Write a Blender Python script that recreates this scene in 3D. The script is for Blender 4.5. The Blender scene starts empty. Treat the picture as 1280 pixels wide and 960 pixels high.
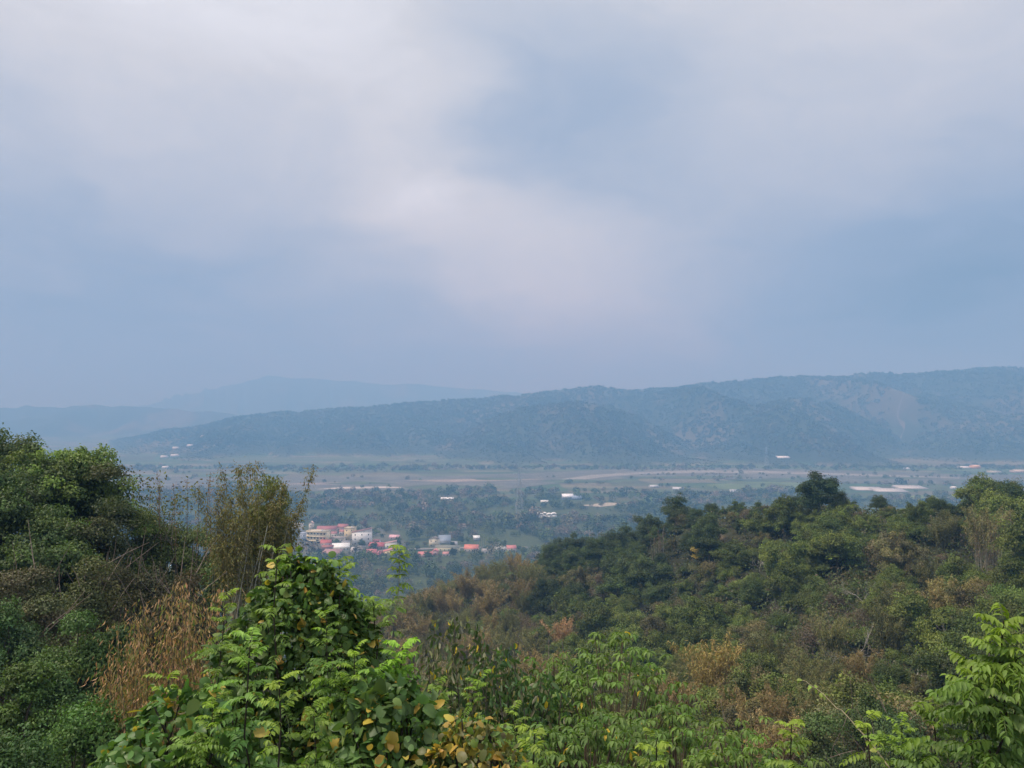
import bpy, math
import numpy as np

sc = bpy.context.scene
rad = math.radians

# ------------------------------------------------------------------ camera, sky, sun, exposure
EYE = 157.0                         # eye height above the valley floor
F = 985.0                           # focal length in photo pixels (1280 wide)
PITCH = math.atan2(30.0, F)         # horizon lies 30 px under the picture centre
cam_d = bpy.data.cameras.new("camera")
cam_d.sensor_width = 36.0
cam_d.lens = F / 1280 * 36.0
cam_d.clip_start = 0.05
cam_d.clip_end = 30000
cam = bpy.data.objects.new("camera", cam_d)
sc.collection.objects.link(cam)
cam.location = (0, 0, EYE)
cam.rotation_euler = (rad(90) + PITCH, 0, 0)
sc.camera = cam

def px_dir(px, py):
    x = (px - 640) / F
    v = (480 - py) / F
    return np.array([x, math.cos(PITCH) - v * math.sin(PITCH), math.sin(PITCH) + v * math.cos(PITCH)])

def at(px, py, y):                  # world point at ground distance y on that line of sight
    d = px_dir(px, py)
    return np.array([0, 0, EYE]) + d * (y / d[1])

def on_floor(px, py):               # world point on the valley floor
    d = px_dir(px, py)
    return np.array([0, 0, EYE]) + d * (-EYE / d[2])

SUN_EL, SUN_AZ = 56.0, -93.0        # degrees; azimuth from +Y towards +X
world = bpy.data.worlds.new("World")
sc.world = world
world.use_nodes = True
nt = world.node_tree
for n in list(nt.nodes):
    nt.nodes.remove(n)
NW = lambda t: nt.nodes.new(t)
def mth(op, a, b=None, clamp=False):
    n = NW("ShaderNodeMath"); n.operation = op; n.use_clamp = clamp
    for i, v in enumerate((a, b)):
        if v is None: continue
        if isinstance(v, (int, float)): n.inputs[i].default_value = v
        else: nt.links.new(v, n.inputs[i])
    return n.outputs[0]
sky = NW("ShaderNodeTexSky"); sky.sky_type = 'NISHITA'; sky.sun_disc = False
sky.sun_elevation = rad(SUN_EL); sky.sun_rotation = rad(SUN_AZ)
sky.altitude = 200; sky.dust_density = 3.0
bg1 = NW("ShaderNodeBackground"); nt.links.new(sky.outputs[0], bg1.inputs[0]); bg1.inputs[1].default_value = 0.08
tc = NW("ShaderNodeTexCoord")
nz = NW("ShaderNodeTexNoise"); nz.inputs['Scale'].default_value = 2.2; nz.inputs['Detail'].default_value = 5; nz.inputs['Roughness'].default_value = 0.5
lay = NW("ShaderNodeVectorMath"); lay.operation = 'MULTIPLY'; nt.links.new(tc.outputs['Generated'], lay.inputs[0]); lay.inputs[1].default_value = (1, 1, 2.6)
nt.links.new(lay.outputs[0], nz.inputs['Vector'])
sub = NW("ShaderNodeVectorMath"); sub.operation = 'SUBTRACT'; nt.links.new(nz.outputs['Color'], sub.inputs[0]); sub.inputs[1].default_value = (.5, .5, .5)
scl = NW("ShaderNodeVectorMath"); scl.operation = 'SCALE'; nt.links.new(sub.outputs[0], scl.inputs[0]); scl.inputs['Scale'].default_value = 0.34
wv = NW("ShaderNodeVectorMath"); wv.operation = 'ADD'; nt.links.new(tc.outputs['Generated'], wv.inputs[0]); nt.links.new(scl.outputs[0], wv.inputs[1])
# the cloud deck: thin bright places and thick dark bellies (direction, size, amount)
LOBES = [(540, 250, .09, .15), (590, 282, .10, .16), (650, 308, .11, .14), (720, 330, .10, .10), (800, 350, .14, .10), (690, 310, .22, .06), (110, 20, .28, .20), (330, 90, .22, .14), (480, 150, .16, .06),
         (1110, 125, .17, .13), (1000, 190, .16, .06), (880, 260, .12, .05), (650, -260, .6, .10),
         (700, 215, .13, -.15), (790, 200, .14, -.10), (560, 150, .10, -.05), (640, 130, .14, -.05), (280, 330, .22, -.14), (100, 350, .22, -.10), (1100, 330, .20, -.14), (1250, 380, .2, -.16), (620, 20, .14, -.06), (900, 20, .2, -.03)]
amt = 0.0
for px, py, s, a in LOBES:
    d = px_dir(px, py); d = d / np.linalg.norm(d)
    dn = NW("ShaderNodeVectorMath"); dn.operation = 'DISTANCE'
    nt.links.new(wv.outputs[0], dn.inputs[0]); dn.inputs[1].default_value = tuple(d)
    q = mth('DIVIDE', dn.outputs['Value'], s)
    g = mth('POWER', 2.718, mth('MULTIPLY', mth('MULTIPLY', q, q), -1.0))
    amt = mth('ADD', mth('MULTIPLY', g, a), amt)
nz2 = NW("ShaderNodeTexNoise"); nz2.inputs['Scale'].default_value = 3.0; nz2.inputs['Detail'].default_value = 9; nz2.inputs['Roughness'].default_value = 0.56
lay2 = NW("ShaderNodeVectorMath"); lay2.operation = 'MULTIPLY'; nt.links.new(wv.outputs[0], lay2.inputs[0]); lay2.inputs[1].default_value = (1, 1, 2.4)
nt.links.new(lay2.outputs[0], nz2.inputs['Vector'])
amt = mth('ADD', amt, mth('MULTIPLY', mth('SUBTRACT', nz2.outputs['Fac'], .5), .24))
nz3 = NW("ShaderNodeTexNoise"); nz3.inputs['Scale'].default_value = 7.5; nz3.inputs['Detail'].default_value = 7; nz3.inputs['Roughness'].default_value = 0.55; nz3.inputs['Distortion'].default_value = .6
nt.links.new(lay2.outputs[0], nz3.inputs['Vector'])
amt = mth('ADD', amt, mth('MULTIPLY', mth('SUBTRACT', nz3.outputs['Fac'], .5), .20))
sep = NW("ShaderNodeSeparateXYZ"); nt.links.new(tc.outputs['Generated'], sep.inputs[0])
zen = mth('MULTIPLY', mth('POWER', mth('MAXIMUM', sep.outputs['Z'], 0.0), 2.6), 1.9)   # overcast skies are brighter overhead
lum = mth('ADD', mth('ADD', amt, .565), zen)
ramp = NW("ShaderNodeValToRGB")
ramp.color_ramp.elements[0].position = 0.25; ramp.color_ramp.elements[0].color = (.19, .31, .47, 1)
ramp.color_ramp.elements[1].position = 0.95; ramp.color_ramp.elements[1].color = (.80, .84, .905, 1)
e = ramp.color_ramp.elements.new(.5); e.color = (.36, .49, .69, 1)
nt.links.new(lum, ramp.inputs[0])
bg2 = NW("ShaderNodeBackground"); nt.links.new(ramp.outputs[0], bg2.inputs[0])
nt.links.new(mth('ADD', mth('MULTIPLY', mth('MAXIMUM', mth('SUBTRACT', lum, .95), 0), 1.2), 1.0), bg2.inputs[1])
mix = NW("ShaderNodeMixShader"); mix.inputs[0].default_value = .93
nt.links.new(bg1.outputs[0], mix.inputs[1]); nt.links.new(bg2.outputs[0], mix.inputs[2])
out = NW("ShaderNodeOutputWorld"); nt.links.new(mix.outputs[0], out.inputs[0])

sun_d = bpy.data.lights.new("sun", 'SUN'); sun_d.energy = 3.6; sun_d.angle = rad(8); sun_d.color = (1, .94, .83)
sun = bpy.data.objects.new("sun", sun_d); sc.collection.objects.link(sun)
sun.rotation_euler = (rad(90 - SUN_EL), 0, rad(-SUN_AZ) + math.pi)
sun.location = (0, 0, 400)

sc.view_settings.view_transform = 'Standard'; sc.view_settings.look = 'None'
sc.view_settings.gamma = 1; sc.view_settings.use_curve_mapping = False
sc.view_settings.exposure = -0.1
sc.cycles.max_bounces = 6; sc.cycles.diffuse_bounces = 2; sc.cycles.transmission_bounces = 4
sc.cycles.volume_bounces = 1; sc.cycles.use_denoising = True

# ------------------------------------------------------------------ helpers
RS = np.random.default_rng
rng = RS(7)

def unit(v):
    return v / np.maximum(np.linalg.norm(v, axis=-1, keepdims=True), 1e-9)

def _hash(ix, iy, seed):
    h = (ix.astype(np.int64) * 374761393 + iy.astype(np.int64) * 668265263 + seed * 974711) & 0x7fffffff
    h = (h ^ (h >> 13)) * 1274126177 & 0x7fffffff
    return ((h ^ (h >> 16)) & 0xffff) / 65535.0

def noise(x, y, seed=0):
    x = np.asarray(x, float); y = np.asarray(y, float)
    ix = np.floor(x); iy = np.floor(y); fx = x - ix; fy = y - iy
    fx = fx * fx * (3 - 2 * fx); fy = fy * fy * (3 - 2 * fy)
    a = _hash(ix, iy, seed); b = _hash(ix + 1, iy, seed); c = _hash(ix, iy + 1, seed); d = _hash(ix + 1, iy + 1, seed)
    return (a * (1 - fx) + b * fx) * (1 - fy) + (c * (1 - fx) + d * fx) * fy

def fbm(x, y, seed=0, octv=4):
    s = 0; a = .5; t = 0
    for i in range(octv):
        s = s + a * noise(x * 2 ** i, y * 2 ** i, seed + i * 17); t += a; a *= .5
    return s / t

def sstep(a, b, x):
    t = np.clip((x - a) / (b - a), 0, 1)
    return t * t * (3 - 2 * t)

class Geo:
    def __init__(self):
        self.V = []; self.Q = []; self.T = []; self.C = []; self.mq = []; self.mt = []; self.n = 0
    def add(self, V, Q=None, T=None, col=(1, 1, 1), mat=0):
        V = np.asarray(V, float).reshape(-1, 3)
        c = np.asarray(col, float)
        if c.ndim == 1: c = np.tile(c, (len(V), 1))
        self.V.append(V); self.C.append(c)
        if Q is not None and len(Q): self.Q.append(np.asarray(Q, int).reshape(-1, 4) + self.n); self.mq.append(np.full(len(self.Q[-1]), mat))
        if T is not None and len(T): self.T.append(np.asarray(T, int).reshape(-1, 3) + self.n); self.mt.append(np.full(len(self.T[-1]), mat))
        self.n += len(V)
    def mesh(self, name, mats, smooth=False):
        V = np.concatenate(self.V); C = np.concatenate(self.C)
        Q = np.concatenate(self.Q) if self.Q else np.zeros((0, 4), int)
        T = np.concatenate(self.T) if self.T else np.zeros((0, 3), int)
        mi = np.concatenate([a for a in (self.mq + self.mt)]) if (self.mq or self.mt) else np.zeros(0, int)
        me = bpy.data.meshes.new(name)
        me.vertices.add(len(V)); me.vertices.foreach_set("co", V.astype(np.float32).ravel())
        nl = len(Q) * 4 + len(T) * 3
        me.loops.add(nl); me.loops.foreach_set("vertex_index", np.concatenate([Q.ravel(), T.ravel()]).astype(np.int32))
        me.polygons.add(len(Q) + len(T))
        st = np.concatenate([np.arange(len(Q)) * 4, len(Q) * 4 + np.arange(len(T)) * 3]).astype(np.int32)
        me.polygons.foreach_set("loop_start", st)
        me.polygons.foreach_set("material_index", mi.astype(np.int32))
        if smooth: me.polygons.foreach_set("use_smooth", np.ones(len(Q) + len(T), bool))
        at_ = me.attributes.new("tint", 'FLOAT_COLOR', 'POINT')
        at_.data.foreach_set("color", np.concatenate([C, np.ones((len(C), 1))], 1).astype(np.float32).ravel())
        for m in (mats if isinstance(mats, (list, tuple)) else [mats]): me.materials.append(m)
        me.update(calc_edges=True)
        return me
    def build(self, name, mats, parent=None, loc=None, smooth=False):
        o = bpy.data.objects.new(name, self.mesh(name, mats, smooth))
        sc.collection.objects.link(o)
        if parent: o.parent = parent
        if loc is not None: o.location = loc
        return o

def tag(o, label=None, cat=None, group=None, kind=None):
    if label: o["label"] = label
    if cat: o["category"] = cat
    if group: o["group"] = group
    if kind: o["kind"] = kind
    return o

def empty(name, loc, label, cat, group=None, rz=0.0):
    o = bpy.data.objects.new(name, None); sc.collection.objects.link(o)
    o.location = tuple(loc); o.rotation_euler = (0, 0, rz); o.empty_display_size = .3
    return tag(o, label, cat, group)

def copy_tree(o, parent=None):
    c = o.copy(); sc.collection.objects.link(c); c.parent = parent
    for ch in list(o.children): copy_tree(ch, c)
    return c

# ------------------------------------------------------------------ materials
def leaf_mat(name, trans=.3, rough=.5, spec=.35, vary=.25, hue=0.0):
    m = bpy.data.materials.new(name); m.use_nodes = True
    t = m.node_tree; t.nodes.clear(); N = t.nodes.new; L = t.links.new
    a = N("ShaderNodeAttribute"); a.attribute_name = "tint"
    oi = N("ShaderNodeObjectInfo")
    hs = N("ShaderNodeHueSaturation")
    mr = N("ShaderNodeMapRange"); L(oi.outputs['Random'], mr.inputs[0]); mr.inputs[3].default_value = 1.3 * (1 - vary); mr.inputs[4].default_value = 1.3 * (1 + vary)
    L(mr.outputs[0], hs.inputs['Value']); L(a.outputs['Color'], hs.inputs['Color']); hs.inputs['Hue'].default_value = .5 + hue
    p = N("ShaderNodeBsdfPrincipled"); p.inputs['Roughness'].default_value = rough; p.inputs['Specular IOR Level'].default_value = spec
    L(hs.outputs[0], p.inputs['Base Color'])
    tr = N("ShaderNodeBsdfTranslucent")
    mx = N("ShaderNodeMix"); mx.data_type = 'RGBA'; mx.blend_type = 'MULTIPLY'; mx.inputs[0].default_value = 1
    L(hs.outputs[0], mx.inputs[6]); mx.inputs[7].default_value = (1.5, 1.6, .7, 1)
    L(mx.outputs[2], tr.inputs[0])
    ms = N("ShaderNodeMixShader"); ms.inputs[0].default_value = trans
    L(p.outputs[0], ms.inputs[1]); L(tr.outputs[0], ms.inputs[2])
    o = N("ShaderNodeOutputMaterial"); L(ms.outputs[0], o.inputs[0])
    return m

def plain_mat(name, col=None, rough=.8, nscale=4.0, namt=.25, metal=0.0, spec=.3):
    """col None: colour comes from the tint attribute"""
    m = bpy.data.materials.new(name); m.use_nodes = True
    t = m.node_tree; N = t.nodes.new; L = t.links.new
    p = t.nodes["Principled BSDF"]; p.inputs['Roughness'].default_value = rough; p.inputs['Metallic'].default_value = metal
    p.inputs['Specular IOR Level'].default_value = spec
    g = N("ShaderNodeTexCoord"); nz = N("ShaderNodeTexNoise"); nz.inputs['Scale'].default_value = nscale; nz.inputs['Detail'].default_value = 6
    L(g.outputs['Object'], nz.inputs['Vector'])
    mr = N("ShaderNodeMapRange"); L(nz.outputs['Fac'], mr.inputs[0]); mr.inputs[1].default_value = .3; mr.inputs[2].default_value = .7
    mr.inputs[3].default_value = 1 - namt; mr.inputs[4].default_value = 1 + namt
    mx = N("ShaderNodeMix"); mx.data_type = 'RGBA'; mx.blend_type = 'MULTIPLY'; mx.inputs[0].default_value = 1
    if col is None:
        a = N("ShaderNodeAttribute"); a.attribute_name = "tint"; L(a.outputs['Color'], mx.inputs[6])
    else:
        mx.inputs[6].default_value = (*col, 1)
    L(mr.outputs[0], mx.inputs[7]); L(mx.outputs[2], p.inputs['Base Color'])
    return m

M_leaf = leaf_mat("leaf", trans=.2, spec=.2, hue=-.022, vary=.38)
M_gloss = leaf_mat("glossy_leaf", trans=.28, rough=.45, spec=.3, vary=.05)
M_fresh = leaf_mat("fresh_leaf", trans=.3, rough=.5, spec=.3, vary=.05)
M_dry = leaf_mat("dry_leaf", trans=.2, rough=.7, spec=.15)
M_bark = plain_mat("bark", None, .9, 6, .35)
M_culm = plain_mat("bamboo_culm", None, .55, 3, .25)
M_far = plain_mat("distant_leaf", None, .8, .12, .25, spec=.1)

# ------------------------------------------------------------------ leaves, tubes
def leaf_geo(g, P, T, N, L, W, col, shape='rhomb', fold=.12, droop=.15, mat=0):
    n = len(P)
    if n == 0: return
    L = np.broadcast_to(np.asarray(L, float), (n,)); W = np.broadcast_to(np.asarray(W, float), (n,))
    T = unit(T); B = unit(np.cross(N, T)); N = np.cross(T, B)
    if shape == 'rhomb':
        t = [(0, 0, 0), (.42, .5, fold), (.42, -.5, fold), (1, 0, -droop)]; q = [(0, 2, 3, 1)]; tr = []
    elif shape == 'oval':
        t = [(0, 0, 0), (.5, 0, .04), (1, 0, -droop), (.22, .36, fold), (.62, .46, fold * .8), (.22, -.36, fold), (.62, -.46, fold * .8)]
        q = [(0, 1, 4, 3), (0, 5, 6, 1)]; tr = [(1, 2, 4), (1, 6, 2)]
    else:   # round
        t = [(0, 0, 0), (.5, 0, .03), (1, 0, -droop), (.06, .34, fold * .7), (.45, .52, fold), (.84, .32, fold * .2 - droop * .6), (.06, -.34, fold * .7), (.45, -.52, fold), (.84, -.32, fold * .2 - droop * .6)]
        q = [(0, 1, 4, 3), (1, 2, 5, 4), (0, 6, 7, 1), (1, 7, 8, 2)]; tr = []
    t = np.array(t); k = len(t)
    V = P[:, None, :] + T[:, None, :] * (t[None, :, 0:1] * L[:, None, None]) + B[:, None, :] * (t[None, :, 1:2] * W[:, None, None]) + N[:, None, :] * (t[None, :, 2:3] * L[:, None, None])
    off = (np.arange(n) * k)[:, None, None]
    Q = (np.array(q)[None] + off).reshape(-1, 4)
    TR = (np.array(tr)[None] + off).reshape(-1, 3) if tr else None
    col = np.asarray(col, float)
    if col.ndim == 1: col = np.tile(col, (n, 1))
    g.add(V.reshape(-1, 3), Q, TR, np.repeat(col, k, 0), mat)

def tube(g, pts, r, sides=5, col=(.1, .08, .06), mat=0):
    pts = np.asarray(pts, float); k = len(pts)
    r = np.broadcast_to(np.asarray(r, float), (k,))
    tan = unit(np.gradient(pts, axis=0))
    ref = np.where(np.abs(tan[:, 2:3]) > .9, np.array([[1., 0, 0]]), np.array([[0, 0, 1.]]))
    u = unit(np.cross(tan, ref)); v = np.cross(tan, u)
    a = np.arange(sides) / sides * 2 * np.pi
    V = pts[:, None] + (u[:, None] * np.cos(a)[None, :, None] + v[:, None] * np.sin(a)[None, :, None]) * r[:, None, None]
    i = np.arange(k - 1)[:, None] * sides; j = np.arange(sides)[None]; j2 = (j + 1) % sides
    Q = np.stack([i + j, i + j2, i + sides + j2, i + sides + j], -1).reshape(-1, 4)
    g.add(V.reshape(-1, 3), Q, None, col, mat)

def curve(p0, p1, n=6, sag=0.0, wig=0.0, r=rng):
    t = np.linspace(0, 1, n)[:, None]
    p = np.asarray(p0) * (1 - t) + np.asarray(p1) * t
    p = p + np.array([0, 0, 1.]) * (sag * 4 * t * (1 - t))
    if wig: p[1:-1] += r.normal(0, wig, (n - 2, 3))
    return p

def vary_col(base, n, r, v=.25, h=.1):
    base = np.asarray(base, float)
    c = np.tile(base, (n, 1)) * r.uniform(1 - v, 1 + v, (n, 1))
    return np.clip(c * r.uniform(1 - h, 1 + h, (n, 3)), 0.004, .9)

def rand_dirs(n, r, zmin=-1.0):
    z = r.uniform(zmin, 1, n); a = r.uniform(0, 2 * np.pi, n); s = np.sqrt(1 - z * z)
    return np.stack([s * np.cos(a), s * np.sin(a), z], 1)

UP = np.array([0, 0, 1.])

# ------------------------------------------------------------------ the lie of the land
# near slopes: ground levels relative to the eye at (photo column, distance)
CP = []
def cp(px, d, z): CP.append((math.atan2((px - 640) / F, 1.0), d * math.hypot(1, (px - 640) / F), z))
for a in range(-180, 180, 30):
    if abs(a) > 45:
        CP.append((rad(a), 3, -1.8)); CP.append((rad(a), 40, -4 if abs(a) > 80 else -11)); CP.append((rad(a), 300, -30 if abs(a) > 80 else -70))
for px in (-500, -100, 300, 700, 1100, 1500, 1800):
    cp(px, 1.6, -1.75); cp(px, 3, -2.5); cp(px, 5, -3.7)
for px, d, z in [
    (300, 7, -4.7), (700, 7, -4.9), (1100, 7, -4.7), (0, 8, -4.9), (-300, 9, -4.5), (1600, 8, -4.6),
    (0, 12, -6.6), (300, 11, -6.8), (700, 11, -7.0), (1100, 11, -7.0), (1500, 12, -6.5),
    (-300, 20, -7), (0, 20, -9.2), (200, 20, -10.2), (450, 20, -12), (700, 20, -12), (1000, 20, -12), (1300, 20, -11.5),
    (-300, 45, -5), (30, 45, -8.6), (140, 46, -10.5), (230, 48, -11.5), (340, 40, -12.5), (420, 40, -18), (50, 28, -10.2), (150, 30, -11.5), (250, 30, -13),
    (30, 80, -16), (200, 90, -32), (0, 150, -55), (200, 180, -75), (-400, 120, -35),
    (700, 40, -21), (1000, 40, -20.5), (1300, 40, -19), (600, 40, -22), (500, 40, -22),
    (700, 65, -30), (900, 60, -27), (1100, 60, -25), (1300, 60, -22), (500, 65, -32), (350, 65, -28),
    (700, 95, -37), (850, 95, -35), (1000, 95, -32), (1150, 90, -29.5), (1300, 90, -25), (500, 100, -42), (380, 100, -42),
    (950, 120, -35), (1080, 130, -26.5), (1040, 118, -29), (1000, 108, -31.5), (1120, 120, -29), (1250, 105, -25), (1350, 110, -22),
    (1250, 130, -21.5), (1150, 145, -22), (1400, 150, -20), (1025, 165, -23), (1090, 160, -22.5), (960, 180, -24), (880, 192, -27), (840, 200, -32),
    (800, 212, -38), (700, 240, -49), (640, 262, -55), (900, 150, -36), (800, 165, -45), (700, 150, -46), (600, 190, -51), (560, 125, -46), (500, 215, -59), (480, 135, -48),
    (430, 250, -72), (350, 250, -90), (450, 400, -125), (520, 420, -120), (620, 330, -88), (700, 330, -92), (850, 300, -85), (1000, 300, -75), (1200, 280, -70), (1450, 300, -60), (1800, 300, -60),
    (800, 420, -125), (1000, 420, -120), (1300, 420, -115), (200, 400, -130), (-200, 400, -115), (-500, 300, -80)]:
    cp(px, d, z)
CP = np.array(CP)
def _feat(th, lr): return np.stack([th * 1.6, lr * .9], -1)
_cx = _feat(CP[:, 0], np.log(CP[:, 1]))
_A = np.linalg.norm(_cx[:, None] - _cx[None], axis=-1)
_lt = -np.log(CP[:, 1]) * 0
_y = CP[:, 2] / (CP[:, 1] ** .75)                     # interpolate a gently varying quantity
_w = np.linalg.solve(_A + np.eye(len(CP)) * .004, _y - _y.mean())
def near_z(x, y):
    r = np.maximum(np.hypot(x, y), 1.5); th = np.arctan2(x, y)
    f = _feat(th, np.log(r)); o = np.empty(r.shape); ff = f.reshape(-1, 2); oo = o.reshape(-1)
    for i in range(0, len(ff), 20000):
        oo[i:i + 20000] = np.linalg.norm(ff[i:i + 20000, None] - _cx[None], axis=-1) @ _w + _y.mean()
    return oo.reshape(r.shape) * r ** .75

def interp(px, pts):
    p = np.array(pts, float); return np.interp(px, p[:, 0], p[:, 1])
RIDGE_MAIN = [(-600, 590), (40, 578), (120, 557), (200, 541), (300, 522), (420, 511), (520, 504), (600, 498), (660, 491), (715, 486), (750, 484), (775, 487), (800, 489), (830, 486), (860, 480), (950, 473), (1050, 470), (1150, 465), (1280, 459), (1500, 455), (1900, 460)]
RIDGE_SPUR_A = [(300, 600), (520, 575), (575, 545), (610, 524), (650, 511), (690, 505), (730, 504), (770, 511), (810, 527), (850, 548), (900, 580), (1900, 620)]
RIDGE_SPUR_B = [(300, 620), (820, 590), (870, 548), (900, 525), (940, 508), (975, 500), (1010, 500), (1050, 509), (1090, 525), (1120, 543), (1150, 580), (1900, 620)]
RIDGE_SPUR_C = [(300, 620), (1100, 590), (1140, 552), (1170, 538), (1210, 527), (1260, 520), (1330, 512), (1500, 500), (1900, 520)]
RIDGE_LEFT = [(-600, 500), (-200, 503), (0, 508), (60, 507), (130, 506), (190, 510), (270, 516), (350, 530), (450, 555), (600, 600), (1900, 620)]
RIDGE_BACK = [(-600, 505), (0, 496), (100, 488), (180, 479), (250, 473), (330, 470), (400, 472), (500, 478), (640, 488), (760, 500), (1000, 510), (1900, 510)]
def foot_y(x): return 2150 + 90 * (fbm(x / 420, x * 0 + 3.3, 5, 3) - .5) * 2
def far_z(x, y):
    yy = np.maximum(y, 300.0); px = np.clip(x / yy * F + 640, -600, 1900)
    h = np.zeros(np.shape(x))
    for pts, dc, yf, pw in ((RIDGE_MAIN, 3500., None, 1.25), (RIDGE_SPUR_A, 2750., None, 1.1), (RIDGE_SPUR_B, 2800., None, 1.1), (RIDGE_SPUR_C, 2700., None, 1.1), (RIDGE_LEFT, 5200., 4000., 1.2), (RIDGE_BACK, 8600., 7000., 1.2)):
        hc = np.maximum(EYE - (interp(px, pts) + (fbm(px / 34, px * 0 + dc, 15, 4) - .5) * 7 - 510) / F * dc, -20)
        f0 = foot_y(x) if yf is None else yf
        s = np.clip((y - f0) / (dc - f0), 0, None)
        up = np.where(s <= 1, np.clip(s, 0, 1) ** pw, np.maximum(1 - (s - 1) * 1.3, 0))
        v = hc * up
        gul = np.abs(fbm(x / 260 + y / 900, y / 1500, 11, 4) - .5) * 2          # gullies running down the slopes
        v = v + hc * .8 * (gul - .38) * np.clip(s * (1 - s) * 4, 0, 1) * (s < 1)
        h = np.maximum(h, v)
    return h

def ground_z(x, y):
    x = np.asarray(x, float); y = np.asarray(y, float)
    r = np.hypot(x, y)
    nz_ = near_z(x, y) + (fbm(x / 9, y / 9, 3, 4) - .5) * np.clip(r * .03, .15, 4)
    w = sstep(330, 640, r) * sstep(-.9, -.2, np.where(r > 1, y / np.maximum(r, 1), 1)) 
    z = (EYE + nz_) * (1 - w)
    z = np.maximum(z, (fbm(x / 90, y / 90, 9, 3) - .5) * .6)
    return np.maximum(z, far_z(x, y) * sstep(1700, 2100, y))
def gz1(x, y): return float(ground_z(np.array([x]), np.array([y]))[0])
def G(px, d):                                     # ground point straight under photo column px at distance d
    x = (px - 640) / F * d
    return np.array([x, d, gz1(x, d)])

def ground_colour(x, y, z):
    r = np.hypot(x, y)
    c = np.zeros(x.shape + (3,))
    shaded_litter = np.array([.034, .028, .02]); shaded_moss = np.array([.03, .038, .016]); straw = np.array([.15, .12, .065])  # ground tones darkened, so shade between the crowns is put into the colour
    a = fbm(x / 5, y / 5, 21)[..., None]; b = sstep(.45, .65, fbm(x / 14, y / 14, 25))[..., None]
    near = (shaded_litter * (1 - a) + shaded_moss * a) * (1 - b * .5) + straw * b * .25
    # valley floor: a patchwork of scrub, fields and fallow
    u = x / 130 + .25 * y / 130 + fbm(x / 300, y / 300, 31) * 2; v = y / 55 + fbm(x / 200, y / 120, 33) * 2
    hsh = _hash(np.floor(u), np.floor(v), 77)
    pal = np.array([[.055, .085, .035], [.075, .10, .045], [.10, .115, .055], [.13, .115, .075], [.075, .08, .045], [.06, .10, .04], [.15, .14, .09], [.085, .095, .05]])
    field = pal[np.minimum((hsh * len(pal)).astype(int), len(pal) - 1)] * (0.75 + .5 * fbm(x / 25, y / 25, 41))[..., None]
    wood = np.array([.06, .075, .035])
    fl = wood + (field - wood) * sstep(1250, 1500, y)[..., None]
    # far slopes: closed forest with paler bamboo and bare patches
    f1 = fbm(x / 60, y / 110, 51); f2 = sstep(.56, .70, fbm(x / 170 + 7, y / 300, 57))
    forest = np.array([.04, .05, .032]) * (.7 + .7 * f1)[..., None]
    forest = forest + (np.array([.15, .12, .075]) - forest) * (f2 * .55)[..., None]
    hillw = np.clip((far_z(x, y) - 2) / 8, 0, 1) * (y > 1800)
    c = near * (1 - sstep(330, 600, r))[..., None] + fl * sstep(330, 600, r)[..., None]
    c = c * (1 - hillw[..., None]) + forest * hillw[..., None]
    # bare earth of a small landslip and the straw-coloured spur on the near hill
    for px, d, rx, ry, col in ((893, 180, 1.1, 10, (.22, .165, .11)),):
        p = G(px, d); m = np.exp(-(((x - p[0]) / rx) ** 2 + ((y - p[1]) / ry) ** 2))[..., None]
        c = c * (1 - m) + np.array(col) * m
    return c

def build_ground():
    th = np.concatenate([np.linspace(-180, -46, 45)[:-1], np.linspace(-46, 46, 760), np.linspace(46, 180, 45)[1:-1]])
    th = np.radians(th)
    lr = np.concatenate([np.linspace(np.log(1.0), np.log(30), 90)[:-1], np.linspace(np.log(30), np.log(640), 150)[:-1], np.linspace(np.log(640), np.log(4200), 430)[:-1], np.linspace(np.log(4200), np.log(9000), 60)])
    R = np.exp(lr)[:, None]; TH = th[None]
    X = R * np.sin(TH); Y = R * np.cos(TH); Z = ground_z(X, Y)
    n, k = X.shape
    V = np.stack([X, Y, Z], -1).reshape(-1, 3)
    i = np.arange(n - 1)[:, None] * k; j = np.arange(k)[None]; j2 = (j + 1) % k
    Q = np.stack([i + j, i + k + j, i + k + j2, i + j2], -1).reshape(-1, 4)
    Q = Q[:, ::-1]
    g = Geo(); g.add(V, Q, None, ground_colour(X, Y, Z).reshape(-1, 3))
    c = len(V); g.add([[0, 0, float(Z[0].mean())]], None, np.stack([np.arange(k) - c, (np.arange(k) + 1) % k - c, np.zeros(k, int)], -1), (.05, .045, .03))
    return g.build("ground", plain_mat("soil", None, .95, .35, .35, spec=.1), smooth=True)
tag(build_ground(), kind="structure")

# the wide stony river bed with paler gravel bars, laid as sheets on the valley floor
def sheet(name, pts, z, mat, col, jag=.0, seed=0, kind="structure"):
    """pts: photo-columns / rows of its outline read onto the valley floor, resampled with a ragged edge"""
    P = np.array([on_floor(a, b)[:2] for a, b in pts])
    Q = []
    for a, b in zip(P, np.roll(P, -1, 0)):
        m = max(int(np.linalg.norm(b - a) / 14), 1)
        Q.append(a + (b - a) * (np.arange(m) / m)[:, None])
    Q = np.concatenate(Q)
    if jag: Q = Q + np.stack([fbm(Q[:, 0] / 60, Q[:, 1] / 40, seed + 1) - .5, fbm(Q[:, 0] / 60, Q[:, 1] / 40, seed + 5) - .5], 1) * 2 * jag
    import mathutils.geometry as mg
    from mathutils import Vector
    tri = mg.tessellate_polygon([[Vector((a, b, 0)) for a, b in Q]])
    T = np.array(tri)
    v = np.concatenate([Q, np.full((len(Q), 1), z)], 1)
    # all faces up
    nrm = np.cross(v[T[:, 1]] - v[T[:, 0]], v[T[:, 2]] - v[T[:, 0]])[:, 2]
    T[nrm < 0] = T[nrm < 0][:, ::-1]
    g = Geo(); g.add(v, None, T, col)
    return tag(g.build(name, mat), kind=kind)
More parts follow.
